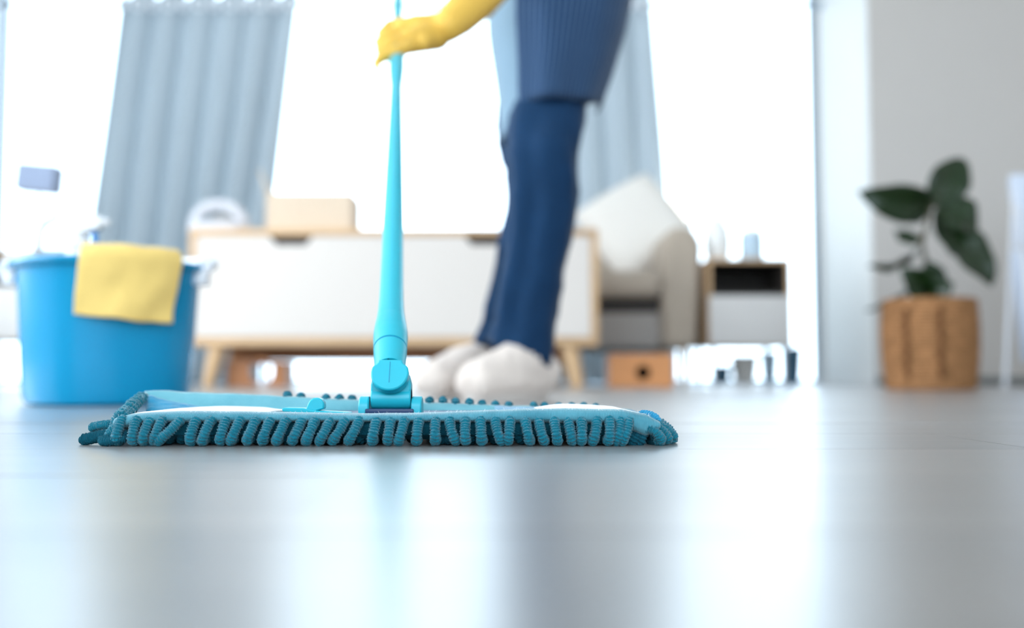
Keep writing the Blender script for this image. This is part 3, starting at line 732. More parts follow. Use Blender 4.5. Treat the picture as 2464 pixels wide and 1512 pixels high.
# glove with forearm cuff: palm, four fingers round the pole, thumb closing from behind
def gp(u, v, Y): return P(u, v, Y)
def poleY(v): return (A + axis * s_at(v)).y
def gf(u, v, dy): return P(u, v, poleY(v) + dy)
gl = [
    [(gf(972, 74, -0.022), 0.022), (gf(1005, 76, -0.01), 0.030), (gf(1045, 74, 0.0), 0.030), (gp(1078, 62, 1.69), 0.0285)],
    [(gf(982, 98, -0.022), 0.019), (gf(1010, 92, -0.005), 0.025), (gf(1050, 86, 0.02), 0.026)],
    [(gp(1078, 62, 1.69), 0.029), (gp(1105, 38, 1.72), 0.035), (gp(1150, -5, 1.77), 0.040), (gp(1195, -60, 1.83), 0.044), (gp(1230, -120, 1.87), 0.047)],
    [(gf(972, 58, -0.026), 0.0135), (gf(938, 62, -0.030), 0.0115), (gf(920, 80, -0.012), 0.0105), (gf(926, 90, 0.018), 0.0098), (gf(946, 92, 0.026), 0.0092)],
    [(gf(972, 78, -0.028), 0.0135), (gf(934, 88, -0.032), 0.0118), (gf(914, 102, -0.012), 0.0108), (gf(922, 108, 0.018), 0.0100), (gf(946, 108, 0.026), 0.0092)],
    [(gf(975, 97, -0.030), 0.0130), (gf(936, 108, -0.034), 0.0115), (gf(917, 119, -0.012), 0.0105), (gf(924, 123, 0.018), 0.0098), (gf(946, 120, 0.026), 0.0090)],
    [(gf(982, 113, -0.030), 0.0120), (gf(950, 127, -0.034), 0.0112), (gf(919, 137, -0.026), 0.0100), (gf(905, 153, -0.012), 0.0066), (gf(909, 168, -0.006), 0.0042), (gf(911, 182, -0.004), 0.0032)],
    [(gf(1015, 103, -0.01), 0.016), (gf(992, 113, 0.014), 0.0125), (gf(970, 116, 0.026), 0.0108), (gf(948, 124, 0.028), 0.0096)],
]
blob('glove', M['glove'], per, gl, voxel=0.0018, smooth=3)
MB().tube([el + Vector((0, 0, 0.02)), (el + gp(1230, -120, 1.87)) / 2, gp(1205, -75, 1.84)], [0.05, 0.044, 0.038], 20).build('forearm', M['skin'], per)
# slippers: fleece uppers and flat soles
def slipper(heel, toe, seed):
    h, t = Vector(heel), Vector(toe); d = t - h
    ch = [[(h + Vector((0, 0, 0.058)), 0.046), (h + d * 0.22 + Vector((0, 0, 0.078)), 0.048), (h + d * 0.45 + Vector((0, 0, 0.070)), 0.048), (h + d * 0.70 + Vector((0, 0, 0.052)), 0.046), (h + d * 0.93 + Vector((0, 0, 0.044)), 0.040)]]
    side = Vector((-d.y, d.x, 0)).normalized()
    ch.append([(h + d * 0.05 + Vector((0, 0, 0.040)), 0.037), (h + d * 0.6 + side * 0.016 + Vector((0, 0, 0.037)), 0.036), (h + d * 0.95 + side * 0.012 + Vector((0, 0, 0.037)), 0.034)])
    ch.append([(h + d * 0.05 + Vector((0, 0, 0.040)), 0.037), (h + d * 0.6 - side * 0.016 + Vector((0, 0, 0.037)), 0.036), (h + d * 0.95 - side * 0.012 + Vector((0, 0, 0.037)), 0.034)])
    s = blob('slipper', M['slipper'], per, ch, voxel=0.006, smooth=8, disp=0.008)
    # sole
    ol = []
    for k in range(28):
        a = 2 * PI * k / 28; ww = 0.044 + 0.008 * math.cos(a)
        ol.append(h + d * (0.5 + 0.62 * math.cos(a) * 0.92) + side * math.sin(a) * ww)
    MB().loft([[Vector((p.x, p.y, 0.0005)) for p in ol], [Vector((p.x, p.y, 0.018)) for p in ol]]).build('sole', M['sole'], s)
slipper((0.060, 2.115, 0), (-0.075, 1.925, 0), 1)
slipper((-0.06, 2.315, 0), (-0.175, 2.12, 0), 2)

# ================================================================== BUCKET WITH ITS LOAD
BX, BY = -0.735, 1.815
bk = thing('bucket', 'round blue plastic bucket with white handle standing on the floor', 'bucket', (BX, BY, 0.0))
prof = [(0.02, 0.004), (0.128, 0.001), (0.138, 0.004), (0.1435, 0.02), (0.1475, 0.08), (0.152, 0.16), (0.156, 0.225), (0.158, 0.238), (0.168, 0.240), (0.172, 0.246), (0.170, 0.252), (0.160, 0.254), (0.154, 0.250), (0.152, 0.235), (0.147, 0.14), (0.141, 0.03), (0.13, 0.014), (0.02, 0.013)]
def flat(a, z, i):      # slightly squared plan
    return 1 + 0.018 * math.cos(4 * a + 0.5)
mb = MB().lathe(prof, (BX, BY, 0), 72, caps=True, rmod=flat)
for k, p in enumerate(mb.v):   # raised pouring guard at the back left
    a = math.atan2(p.y - BY, p.x - BX)
    if p.z > 0.2: p.z += 0.034 * max(0, math.cos(a - math.radians(118))) ** 2 * (p.z - 0.2) / 0.05
mb.build('tub', M['bucket'], bk)
def ringpt(a, r, z): return Vector((BX + r * math.cos(a), BY + r * math.sin(a), z))
hp = [ringpt(math.radians(d), 0.178 , z + 0.014) for d, z in ((196, 0.226), (186, 0.238), (172, 0.252), (156, 0.265), (138, 0.272), (118, 0.272), (95, 0.268), (70, 0.262), (45, 0.256), (22, 0.250), (5, 0.243), (-6, 0.236))]
MB().tube(hp, [0.013, 0.0145, 0.014, 0.013, 0.011, 0.010, 0.010, 0.010, 0.011, 0.013, 0.0145, 0.013], 14).build('handle', M['white_plastic'], bk)
for d in (191, -1):
    c = ringpt(math.radians(d), 0.168, 0.232)
    MB().box(c.x - 0.012, c.x + 0.012, c.y - 0.016, c.y + 0.016, 0.215, 0.246, 0.004).build('handle_lug', M['white_plastic'], bk)
# cloth folded over the rim, camera side
def cloth(a, b):
    # a across, b from inside over the rim to the lower outside edge
    ang = math.radians(277 + 55 * a)
    s = b * 1.0
    if s < 0.28:
        t = s / 0.28; r_ = 0.140 + 0.0 * t; z = 0.165 + 0.085 * t
    elif s < 0.45:
        t = (s - 0.28) / 0.17; q = PI * t; r_ = 0.160 - 0.020 * math.cos(q); z = 0.250 + 0.021 * math.sin(q)
    else:
        t = (s - 0.45) / 0.55; r_ = 0.180 - 0.010 * t + 0.004 * math.sin(a * 9 + t * 4) * t; z = 0.250 - (0.098 + 0.012 * a - 0.01 * (a - 0.5) ** 2) * t
    ang -= 0.12 * max(0, s - 0.4) 
    p = ringpt(ang, r_ + 0.003 * noise.noise(Vector((a * 5, b * 5, 3))), z + 0.003 * noise.noise(Vector((a * 4, 2, 0))))
    return p
cl = MB().grid(cloth, 40, 50).build('cleaning_cloth', M['yellow_cloth'], None, angle=180, origin=(BX, BY, 0.2), solid=0.006)
tag(cl, 'yellow cleaning cloth folded over the rim of the blue bucket', 'cloth')
# spray bottle and clear bottle standing inside
sx, sy = BX - 0.030, 1.74
sb = thing('spray_bottle', 'white trigger spray bottle standing inside the blue bucket', 'bottle', (sx, sy, 0.016))
MB().lathe([(0.001, 0.016), (0.034, 0.016), (0.037, 0.022), (0.037, 0.20), (0.034, 0.235), (0.022, 0.262), (0.014, 0.272), (0.014, 0.285), (0.001, 0.285)], (sx, sy, 0), 28, ry=0.75).build('body', M['white_plastic'], sb)
MB().lathe([(0.001, 0.276), (0.017, 0.276), (0.017, 0.296), (0.012, 0.302), (0.001, 0.302)], (sx, sy, 0), 24).build('collar', M['white_plastic'], sb)
hd = [(-0.030, 0.306), (-0.034, 0.318), (-0.022, 0.332), (0.010, 0.336), (0.040, 0.333), (0.047, 0.325), (0.047, 0.314), (0.040, 0.308), (0.014, 0.300), (-0.012, 0.298)]
head = MB().prism([(sx + a, b) for a, b in hd], 'y', sy - 0.014, sy + 0.014).build('spray_head', M['white_plastic'], sb, bevel=0.004, angle=30)
MB().prism([(sx + a, b) for a, b in ((0.047, 0.314), (0.056, 0.316), (0.056, 0.327), (0.047, 0.326))], 'y', sy - 0.007, sy + 0.007).build('nozzle', M['white_plastic'], head, bevel=0.002)
MB().prism([(sx + a, b) for a, b in ((0.026, 0.308), (0.034, 0.306), (0.036, 0.290), (0.044, 0.268), (0.040, 0.264), (0.029, 0.284))], 'y', sy - 0.006, sy + 0.006).build('trigger', M['label_blue'], sb, bevel=0.002)
qx, qy = BX - 0.103, 1.82
cb = thing('clear_bottle', 'clear round-shouldered plastic bottle behind the spray bottle in the bucket', 'bottle', (qx, qy, 0.016))
MB().lathe([(0.001, 0.016), (0.034, 0.016), (0.036, 0.02), (0.036, 0.29), (0.033, 0.318), (0.022, 0.337), (0.010, 0.342), (0.001, 0.342)], (qx, qy, 0), 32).build('body', M['clear'], cb)
MB().lathe([(0.001, 0.342), (0.011, 0.342), (0.011, 0.350), (0.001, 0.350)], (qx, qy, 0), 20).build('cap', M['clear'], cb)

# ================================================================== SIDEBOARD
SY = 3.93
xa, xb = P(452, 700, SY).x, P(1440, 700, SY).x
zt_, zb_ = P(1000, 550, SY).z, P(1000, 833, SY).z
D = 0.40
cabn = thing('sideboard', 'low oak sideboard with two white fronts and splayed wooden legs', 'sideboard', ((xa + xb) / 2, SY + D / 2, 0))
th = 0.028
MB().box(xa, xb, SY, SY + D, zt_ - th, zt_, 0.004).build('top', M['wood'], cabn)
MB().box(xa, xb, SY, SY + D, zb_, zb_ + th + 0.006, 0.004).build('bottom', M['wood'], cabn)
for a, b in ((xa, xa + th), (xb - th, xb)):
    MB().box(a, b, SY, SY + D, zb_ + th + 0.006, zt_ - th, 0.003).build('side_panel', M['wood'], cabn)
MB().box(xa + th, xb - th, SY + D - 0.012, SY + D, zb_ + th + 0.006, zt_ - th).build('back_panel', M['wood_brown'], cabn, smooth=False)
xm = (xa + xb) / 2
for a, b, gu in ((xa + th + 0.003, xm - 0.002, 700), (xm + 0.002, xb - th - 0.003, 1170)):
    gx = P(gu, 590, SY).x; z1 = zt_ - th - 0.003; z0 = zb_ + th + 0.009; hw = 0.086
    pr = [(a, z0), (b, z0), (b, z1), (gx + hw, z1), (gx + hw - 0.028, z1 - 0.036), (gx - hw + 0.028, z1 - 0.036), (gx - hw, z1), (a, z1)]
    d = MB().prism(pr, 'y', SY + 0.002, SY + 0.020).build('door', M['cab_white'], cabn, smooth=False, bevel=0.0015)
    MB().box(gx - hw, gx + hw, SY + 0.022, SY + 0.03, z1 - 0.045, z1).build('grip_recess', M['dark'], d, smooth=False)
for x, sx_ in ((xa + 0.11, -1), (xb - 0.11, 1)):
    for yy, sy_ in ((SY + 0.05, -1), (SY + D - 0.05, 1)):
        MB().tube([(x - sx_ * 0.0, yy, zb_), (x + sx_ * 0.035, yy + sy_ * 0.015, 0.0)], [0.038, 0.022], 20).build('leg', M['wood'], cabn)
MB().box(xa + 0.09, xb - 0.09, SY + D - 0.09, SY + D - 0.06, zb_ - 0.055, zb_).build('rear_rail', M['wood_brown'], cabn, smooth=False)
# carton with a raised flap
cxa, cxb = P(640, 540, SY + 0.08).x, P(846, 540, SY + 0.08).x
czt = P(700, 464, SY + 0.08).z
ct = thing('carton', 'open beige cardboard box with a raised flap on the sideboard', 'box', ((cxa + cxb) / 2, SY + 0.2, zt_))
y0, y1 = SY + 0.08, SY + 0.32; t = 0.006
MB().box(cxa, cxb, y0, y0 + t, zt_, czt).build('front', M['carton'], ct, smooth=False)
MB().box(cxa, cxb, y1 - t, y1, zt_, czt).build('back', M['carton'], ct, smooth=False)
MB().box(cxa, cxa + t, y0 + t, y1 - t, zt_, czt).build('side', M['carton'], ct, smooth=False)
MB().box(cxb - t, cxb, y0 + t, y1 - t, zt_, czt).build('side', M['carton'], ct, smooth=False)
MB().box(cxa + t, cxb - t, y0 + t, y1 - t, zt_, zt_ + t).build('bottom', M['carton'], ct, smooth=False)
MB().add([(cxa, y0, czt), (cxa, y1, czt), (cxa - 0.055, y1, czt + 0.07), (cxa - 0.035, y0 + 0.02, czt + 0.10)], [[0, 1, 2, 3]]).build('flap', M['carton'], ct, solid=t, smooth=False)
MB().add([(cxb, y0 + t, czt), (cxb, y1 - t, czt), (cxb - 0.05, y1 - t, czt - 0.06), (cxb - 0.05, y0 + t, czt - 0.06)], [[0, 1, 2, 3]]).build('flap', M['carton'], ct, solid=t, smooth=False)
# soft bag with a thick arched handle
bgx = P(525, 540, SY + 0.14).x
bag = thing('felt_bag', 'pale grey felt bag with a thick arched handle on the sideboard', 'bag', (bgx, SY + 0.17, zt_))
pts = []
for k in range(17):
    a = PI * k / 16; pts.append(Vector((bgx - 0.105 * math.cos(a), SY + 0.15, zt_ + 0.008 + 0.112 * math.sin(a) ** 0.8)))
MB().tube(pts, 0.0235, 16).build('handle', M['felt'], bag)
MB().box(bgx - 0.10, bgx + 0.10, SY + 0.10, SY + 0.28, zt_ + 0.0, zt_ + 0.05, 0.02, 4).build('body', M['felt'], bag)
MB().box(bgx - 0.045, bgx + 0.055, SY + 0.16, SY + 0.24, zt_ + 0.03, zt_ + 0.085, 0.03, 4).build('lining', M['sofa_grey'], bag)

# ================================================================== WOODEN BOXES WITH ROUND HOLES
def hole_box(name, label, x0, x1, yf, yb, z1, hx_, hz, rx, rz, m, through, group):
    b = thing(name, label, 'box', ((x0 + x1) / 2, (yf + yb) / 2, 0), group)
    n = 32; mb = MB(); t = 0.012
    inner_ = [(hx_ + rx * math.cos(2 * PI * k / n), hz + rz * math.sin(2 * PI * k / n)) for k in range(n)]
    outer_ = []
    for k in range(n):
        c, s = math.cos(2 * PI * k / n), math.sin(2 * PI * k / n); q = 1e9
        if c > 1e-6: q = min(q, (x1 - hx_) / c)
        if c < -1e-6: q = min(q, (x0 - hx_) / c)
        if s > 1e-6: q = min(q, (z1 - hz) / s)
        if s < -1e-6: q = min(q, (0.001 - hz) / s)
        outer_.append((hx_ + c * q, hz + s * q))
    vs_ = [(p[0], yf, p[1]) for p in inner_] + [(p[0], yf, p[1]) for p in outer_] + [(p[0], yf + t, p[1]) for p in inner_]
    fs = []
    for k in range(n):
        k2 = (k + 1) % n; fs.append([k, k2, n + k2, n + k]); fs.append([k, k2, 2 * n + k2, 2 * n + k])
    # square the four corners of the panel
    base = len(vs_)
    for (px, pz) in ((x1, z1), (x0, z1), (x0, 0.001), (x1, 0.001)):
        ang = math.atan2(pz - hz, px - hx_) % (2 * PI); k = int(ang / (2 * PI) * n) % n; k2 = (k + 1) % n
        vs_.append((px, yf, pz)); fs.append([n + k, n + k2, len(vs_) - 1])
    MB().add(vs_, fs).build('front_panel', M[m], b, smooth=False)
    MB().box(x0, x1, yf + t, yb, z1 - t, z1).build('top_panel', M[m], b, smooth=False)
    MB().box(x0, x0 + t, yf + t, yb, 0.001, z1 - t).build('side_panel', M[m], b, smooth=False)
    MB().box(x1 - t, x1, yf + t, yb, 0.001, z1 - t).build('side_panel', M[m], b, smooth=False)
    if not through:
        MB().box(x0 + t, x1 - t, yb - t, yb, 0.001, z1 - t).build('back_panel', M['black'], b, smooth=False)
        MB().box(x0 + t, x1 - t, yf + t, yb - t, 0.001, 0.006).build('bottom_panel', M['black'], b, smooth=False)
    return b
Yq = 4.02
hole_box('wooden_box', 'brown wooden box with an open round hole standing under the sideboard', P(545, 890, Yq).x, P(688, 890, Yq).x, Yq, Yq + 0.16, zb_ - 0.06, P(628, 893, Yq).x, P(628, 893, Yq).z, 0.046, 0.056, 'wood_brown', True, None)
Yq = 4.05
hole_box('wooden_box', 'orange wooden box with a black round hole in front of the armchair', P(1466, 890, Yq).x, P(1620, 890, Yq).x, Yq, Yq + 0.16, P(1500, 852, Yq).z, P(1548, 898, Yq).x, P(1548, 897, Yq).z, 0.030, 0.030, 'wood_orange', False, None)

# ================================================================== ARMCHAIR
AY = 4.45
ax0, ax1 = P(1290, 700, AY).x, P(1692, 700, AY).x
ac = thing('armchair', 'beige upholstered armchair between the sideboard and the drawer cabinet', 'armchair', ((ax0 + ax1) / 2, AY + 0.4, 0))
axr = P(1592, 700, AY).x
za = P(1640, 545, AY).z; zs = P(1500, 650, AY).z; zs0 = P(1500, 716, AY).z; zbt = P(1500, 752, AY).z; zbb = P(1500, 838, AY).z
MB().box(ax0 + 0.16, axr, AY + 0.03, AY + 0.78, zbb, zbt, 0.015, 3).build('base', M['sofa_grey'], ac)
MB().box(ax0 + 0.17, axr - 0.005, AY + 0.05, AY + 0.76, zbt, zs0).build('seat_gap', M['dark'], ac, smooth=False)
MB().box(ax0 + 0.16, axr, AY - 0.01, AY + 0.74, zs0, zs, 0.045, 5).build('seat_cushion', M['sofa'], ac)
def armprof(x0, x1, zt2): 
    c = (x0 + x1) / 2; h = (x1 - x0) / 2
    return [(x0, zbb), (x0, zt2 - h)] + [(c - h * math.cos(PI * k / 12), zt2 - h + h * math.sin(PI * k / 12)) for k in range(1, 12)] + [(x1, zt2 - h), (x1 - 0.03, zbb)]
MB().prism(armprof(axr, ax1, za), 'y', AY, AY + 0.8).build('armrest', M['sofa'], ac, bevel=0.03, angle=50)
MB().prism([(2 * ((ax0 + ax1) / 2) - p[0], p[1]) for p in armprof(axr, ax1, zs + 0.02)], 'y', AY, AY + 0.8).build('armrest', M['sofa'], ac, bevel=0.03, angle=50)
bp = [(0, zbb), (0, zs + 0.24), (0.03, zs + 0.3), (0.12, zs + 0.3), (0.16, zs + 0.24), (0.12, zbb)]
MB().prism([(AY + 0.62 + p[0], p[1]) for p in bp], 'x', ax0 + 0.34, ax1 - 0.02).build('backrest', M['sofa'], ac, bevel=0.03, angle=50)
for x in (ax0 + 0.1, ax1 - 0.08):
    for yy in (AY + 0.06, AY + 0.72):
        MB().tube([(x, yy, zbb + 0.005), (x, yy, 0)], [0.022, 0.014], 14).build('leg', M['wood'], ac)
# big cream cushion leaning in the chair
def pillow(name, label, c, hw, hh, tk, rot, m):
    def fn(a, b):
        x, y_ = a * 2 - 1, b * 2 - 1; return x, y_
    mb = MB(); n = 18
    for sgn in (1, -1):
        def f2(a, b):
            x, z = a * 2 - 1, b * 2 - 1
            q = max(0, (1 - x ** 4)) ** 0.5 * max(0, (1 - z ** 4)) ** 0.5
            return Vector((x * hw * (1 - 0.06 * z * z), sgn * tk * q, z * hh * (1 - 0.06 * x * x)))
        mb.grid(f2, n, n)
    mb.xform(Matrix.Translation(c) @ Matrix.Rotation(rot[2], 4, 'Z') @ Matrix.Rotation(rot[0], 4, 'X') @ Matrix.Rotation(rot[1], 4, 'Y'))
    o = mb.build(name, M[m], None, angle=180, origin=c); return tag(o, label, 'cushion')
pc = P(1530, 545, AY + 0.42)
pillow('cushion', 'large cream cushion leaning in the beige armchair', pc, 0.235, 0.235, 0.085, (math.radians(-20), math.radians(-33), 0), 'cushion')

# ================================================================== DRAWER CABINETS
def drawer_cabinet(label, x0, x1, yf, zt2, zb2, znb, zdt):
    d = thing('drawer_cabinet', label, 'cabinet', ((x0 + x1) / 2, yf + 0.2, 0), 'oak drawer cabinets with an open niche')
    D2 = 0.38; t = 0.018
    MB().box(x0, x1, yf, yf + D2, zt2 - t, zt2, 0.002).build('top', M['wood'], d, smooth=False)
    for a, b in ((x0, x0 + t), (x1 - t, x1)): MB().box(a, b, yf, yf + D2, zb2, zt2 - t, 0.002).build('side_panel', M['wood'], d, smooth=False)
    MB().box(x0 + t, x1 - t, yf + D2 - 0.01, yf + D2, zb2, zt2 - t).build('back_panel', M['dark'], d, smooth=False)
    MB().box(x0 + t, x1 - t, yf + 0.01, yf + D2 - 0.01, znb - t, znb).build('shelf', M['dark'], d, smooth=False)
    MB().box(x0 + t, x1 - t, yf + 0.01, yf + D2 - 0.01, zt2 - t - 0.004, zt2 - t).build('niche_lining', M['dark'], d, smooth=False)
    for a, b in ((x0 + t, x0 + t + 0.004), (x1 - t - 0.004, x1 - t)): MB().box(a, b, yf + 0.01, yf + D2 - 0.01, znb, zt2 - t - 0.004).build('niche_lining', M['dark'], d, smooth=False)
    MB().box(x0 + t * 0.3, x1 - t * 0.3, yf - 0.016, yf - 0.001, zb2 + 0.004, zdt, 0.003).build('drawer_front', M['cab_grey'], d)
    MB().box(x0 + t, x1 - t, yf + 0.01, yf + D2 - 0.01, zb2, zb2 + t).build('bottom', M['wood'], d, smooth=False)
    for x in (x0 + 0.03, x1 - 0.03):
        for yy in (yf + 0.03, yf + D2 - 0.03): MB().tube([(x, yy, zb2), (x, yy, 0)], [0.010, 0.008], 10).build('leg', M['metal'], d)
    return d
NY = 4.42
drawer_cabinet('drawer cabinet with dark niche standing right of the armchair', P(1702, 700, NY).x, P(1904, 700, NY).x, NY, P(1800, 622, NY).z, P(1800, 834, NY).z, P(1800, 704, NY).z, P(1800, 712, NY).z)
LY = 4.2
drawer_cabinet('drawer cabinet with dark niche behind the blue bucket at the left edge', P(-190, 700, LY).x, P(205, 700, LY).x, LY, P(50, 603, LY).z, P(50, 820, LY).z, P(50, 683, LY).z, P(50, 690, LY).z)
# objects on the right cabinet
zc_ = P(1800, 622, NY).z
vx = P(1726, 600, NY + 0.14).x
v1 = MB().lathe([(0.001, 0), (0.045, 0), (0.058, 0.03), (0.064, 0.09), (0.056, 0.15), (0.034, 0.19), (0.034, 0.205), (0.028, 0.205), (0.028, 0.19), (0.001, 0.17)], (vx, NY + 0.14, zc_), 28).build('vase', M['ceramic'], None, origin=(vx, NY + 0.14, zc_))
tag(v1, 'rounded white ceramic vase on the drawer cabinet by the armchair', 'vase')
jx = P(1808, 600, NY + 0.16).x
j = thing('glass_jar', 'pale blue cylindrical jar with lid on the drawer cabinet', 'jar', (jx, NY + 0.16, zc_))
MB().lathe([(0.001, 0), (0.052, 0), (0.056, 0.01), (0.056, 0.12), (0.05, 0.13), (0.001, 0.13)], (jx, NY + 0.16, zc_), 28).build('body', M['pale_blue'], j)
MB().lathe([(0.001, 0.13), (0.052, 0.13), (0.052, 0.148), (0.014, 0.152), (0.014, 0.165), (0.001, 0.168)], (jx, NY + 0.16, zc_), 24).build('lid', M['ceramic'], j)
# glowing globe added behind the chair in place of a bright highlight
gY = 5.22; gc = P(1662, 482, gY)
gl_ = thing('highlight_globe', 'glowing white globe on a thin stand added as a highlight behind the armchair', 'lamp', (gc.x, gY, 0))
MB().lathe([(0.11 * math.sin(PI * k / 16) + 1e-4, -0.11 * math.cos(PI * k / 16)) for k in range(17)], gc, 28).build('globe', M['globe'], gl_)
MB().tube([(gc.x, gY, 0.02), (gc.x, gY, gc.z - 0.105)], 0.009, 12).build('pole', M['metal'], gl_)
MB().lathe([(0.001, 0), (0.13, 0), (0.13, 0.012), (0.02, 0.022), (0.001, 0.022)], (gc.x, gY, 0), 28).build('base', M['metal'], gl_)
# small lamp on the left cabinet
lc = P(95, 431, LY + 0.2); zl = P(50, 603, LY).z
tl = thing('table_lamp', 'small grey rectangular lamp shade on a thin white stem', 'lamp', (lc.x, LY + 0.2, zl))
sh_ = MB().box(-0.088, 0.088, -0.05, 0.05, -0.064, 0.064, 0.003)
sh_.xform(Matrix.Translation(lc) @ Matrix.Rotation(math.radians(5), 4, 'Y')); sh_.build('shade', M['lamp_grey'], tl)
MB().tube([(lc.x, LY + 0.2, zl + 0.02), (lc.x, LY + 0.2, lc.z - 0.04)], 0.004, 10).build('stem', M['white_plastic'], tl)
MB().lathe([(0.001, 0.0), (0.05, 0.0), (0.048, 0.012), (0.022, 0.03), (0.006, 0.07), (0.001, 0.07)], (lc.x, LY + 0.2, zl), 24).build('base', M['stem'], tl)

# ================================================================== PLANT IN A WOVEN BASKET
GY = 3.42
px = P(2236, 800, GY).x
pt = thing('potted_plant', 'dark leafy fig plant in a brown woven basket by the grey wall', 'plant', (px, GY, 0))
zr = P(2236, 722, GY).z
def weave(a, z, i): return 1 + 0.014 * math.sin(a * 42 + (i % 2) * PI) 
bprof = []
nrow = 26
for i in range(nrow * 2 + 1):
    t = i / (nrow * 2); z = 0.002 + (zr - 0.002) * t
    rr = 0.136 + 0.022 * math.sin(PI * (t * 0.62 + 0.12)) + (0.0022 if i % 2 else -0.0022)
    bprof.append((rr, z))
bprof = [(0.02, 0.002)] + bprof + [(0.142, zr), (0.140, zr - 0.03)]
MB().lathe(bprof, (px, GY, 0), 126, rmod=weave, caps=False).build('basket', M['basket'], pt)
# two darker twisted bands down the front
for ua in (2195, 2262):
    a = math.asin(max(-1, min(1, (P(ua, 800, GY - 0.15).x - px) / 0.157)))
    strip = []
    for i in range(23):
        t = 0.12 + 0.76 * i / 22; z = zr * t; rr = 0.139 + 0.022 * math.sin(PI * (t * 0.62 + 0.12))
        strip.append(Vector((px + math.sin(a) * rr + 0.004 * math.sin(i * 1.6), GY - math.cos(a) * rr, z)))
    MB().tube(strip, [0.009 + 0.003 * math.sin(i * 2.1) for i in range(23)], 8).build('band', M['basket_dark'], pt)
MB().lathe([(0.001, 0), (0.138, 0.0)], (px, GY, zr - 0.03), 32).build('soil', M['soil'], pt)
tr = [Vector((px, GY, zr - 0.03)), P(2232, 650, GY), P(2218, 590, GY), P(2232, 530, GY), P(2246, 480, GY)]
MB().tube(tr, [0.010, 0.009, 0.008, 0.007, 0.005], 12).build('stem', M['stem'], pt)
def leaf(base, tip, wd, curl, roll, seed):
    b, t = Vector(base), Vector(tip); d = t - b; L = d.length; d.normalize()
    side = d.cross(Vector((0, -1, 0))).normalized(); nrm = side.cross(d).normalized()
    side = (side * math.cos(roll) + nrm * math.sin(roll)).normalized(); nrm = side.cross(d).normalized()
    def fn(a, s):
        wv = math.sin(PI * min(1, s ** 0.8)) ** 0.75 * (0.8 + 0.25 * s)
        q = (a * 2 - 1); x = q * wd / 2 * wv
        fold = abs(q) * wd * 0.16 * wv + 0.006 * math.sin(s * 14 + seed) * abs(q)
        return b + d * (L * s) + side * x + nrm * (fold + curl * L * math.sin(PI * s) * 0.5)
    o = MB().grid(fn, 8, 16).build('leaf', M['leaf'], pt, angle=180, solid=0.0014)
    MB().tube([fn(0.5, s / 10) - nrm * 0.001 for s in range(11)], [0.0028 - 0.0002 * k for k in range(11)], 6).build('midrib', M['stem'], o)
pxm = GY / F
for bu, bv, tu, tv, wpx, dy, curl, roll in (
    (2246, 492, 2066, 462, 84, -0.05, 0.25, 0.5), (2244, 500, 2318, 382, 84, 0.03, 0.1, 0.2), (2248, 505, 2352, 560, 96, -0.04, 0.3, 0.4),
    (2258, 540, 2388, 690, 92, -0.06, 0.15, 0.3), (2240, 708, 2168, 648, 66, -0.06, 0.2, 0.2), (2232, 712, 2296, 682, 70, -0.08, 0.3, 0.3),
    (2216, 590, 2088, 642, 40, -0.04, 0.25, 1.1), (2222, 575, 2150, 556, 34, 0.05, 0.2, 0.8), (2232, 660, 2082, 748, 26, 0.02, 0.1, 1.2),
    (2240, 500, 2158, 500, 66, 0.05, 0.3, 0.3), (2240, 700, 2236, 628, 60, -0.03, 0.1, 0.1), (2244, 512, 2318, 620, 86, 0.04, 0.2, 0.2)):
    leaf(P(bu, bv, GY), P(tu, tv, GY + dy), wpx * 1.25 * pxm, curl, roll, bu)

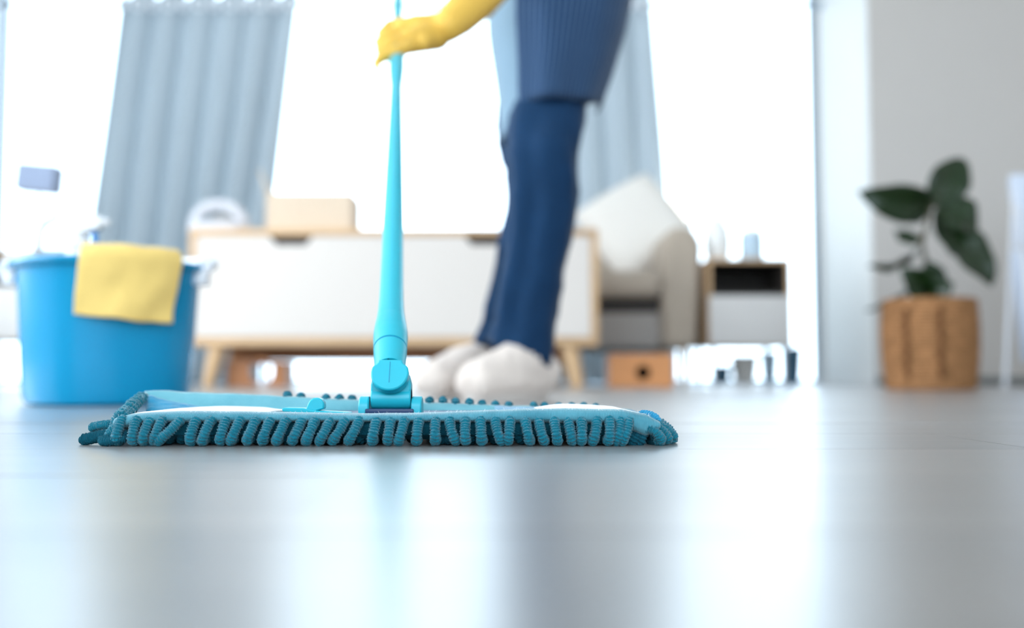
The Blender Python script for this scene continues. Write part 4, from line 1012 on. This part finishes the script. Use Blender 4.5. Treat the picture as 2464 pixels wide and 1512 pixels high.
# ================================================================== TOWEL RACK AT THE RIGHT EDGE
RY = 3.7
rx0 = P(2438, 600, RY).x
rk = thing('towel_rack', 'white metal towel rack standing at the right edge of the picture', 'rack', (rx0 + 0.28, RY, 0))
for x in (rx0 + 0.015, rx0 + 0.56):
    for yy in (RY - 0.12, RY + 0.12): MB().tube([(x, yy, 0), (x, RY, 0.78)], 0.008, 10).build('post', M['white_plastic'], rk)
zr1, zr2 = P(2440, 432, RY).z, P(2440, 612, RY).z
for z in (zr1, zr2): MB().tube([(rx0, RY, z), (rx0 + 0.58, RY, z)], 0.008, 10).build('rail', M['white_plastic'], rk)
def towel(label, z, zlow, dx):
    def fn(a, b):
        L = z - zlow
        if b < 0.45: t = b / 0.45; return Vector((rx0 + 0.0 + dx * (1 - t) + 0.5 * a, RY + 0.016 + 0.006 * math.sin(a * 9), zlow + L * t))
        if b < 0.55: q = PI * (b - 0.45) / 0.1; return Vector((rx0 + 0.5 * a, RY + 0.016 * math.cos(q), z + 0.016 * math.sin(q)))
        t = (b - 0.55) / 0.45; return Vector((rx0 + dx * t + 0.5 * a, RY - 0.016 - 0.006 * math.sin(a * 8 + t), z - L * t))
    o = MB().grid(fn, 24, 40).build('towel', M['towel'], None, angle=180, origin=(rx0 + 0.25, RY, z), solid=0.008)
    tag(o, label, 'towel', 'pale towels on the rack')
towel('pale blue towel hanging on the upper rail at the right edge', zr1, P(2440, 592, RY).z, 0.02)
towel('pale blue towel hanging on the lower rail at the right edge', zr2, P(2440, 872, RY).z, 0.03)

# ================================================================== POTS ON THE FLOOR BY THE GLASS
for k, (u, Y, r_, h_, m, lb) in enumerate(((1735, 5.22, 0.05, 0.10, 'teal_pot', 'small slate blue pot on the floor behind the drawer cabinet'),
                                           (1790, 5.12, 0.07, 0.15, 'ceramic', 'white round pot on the floor behind the drawer cabinet'), (1850, 5.2, 0.045, 0.17, 'pale_blue', 'pale blue pot on the floor behind the drawer cabinet'),
                                           (1905, 5.1, 0.05, 0.19, 'teal_pot', 'tall slate blue pot on the floor right of the drawer cabinet'))):
    x = xat(u, Y)
    o = MB().lathe([(0.001, 0), (r_ * 0.7, 0), (r_ * 0.85, h_ * 0.3), (r_, h_ * 0.9), (r_ * 1.06, h_ * 0.92), (r_ * 1.06, h_), (r_ * 0.92, h_), (r_ * 0.85, h_ * 0.8), (0.001, h_ * 0.78)], (x, Y, 0), 28).build('plant_pot', M[m], None, origin=(x, Y, 0))
    tag(o, lb, 'pot', 'pots on the floor by the glass')
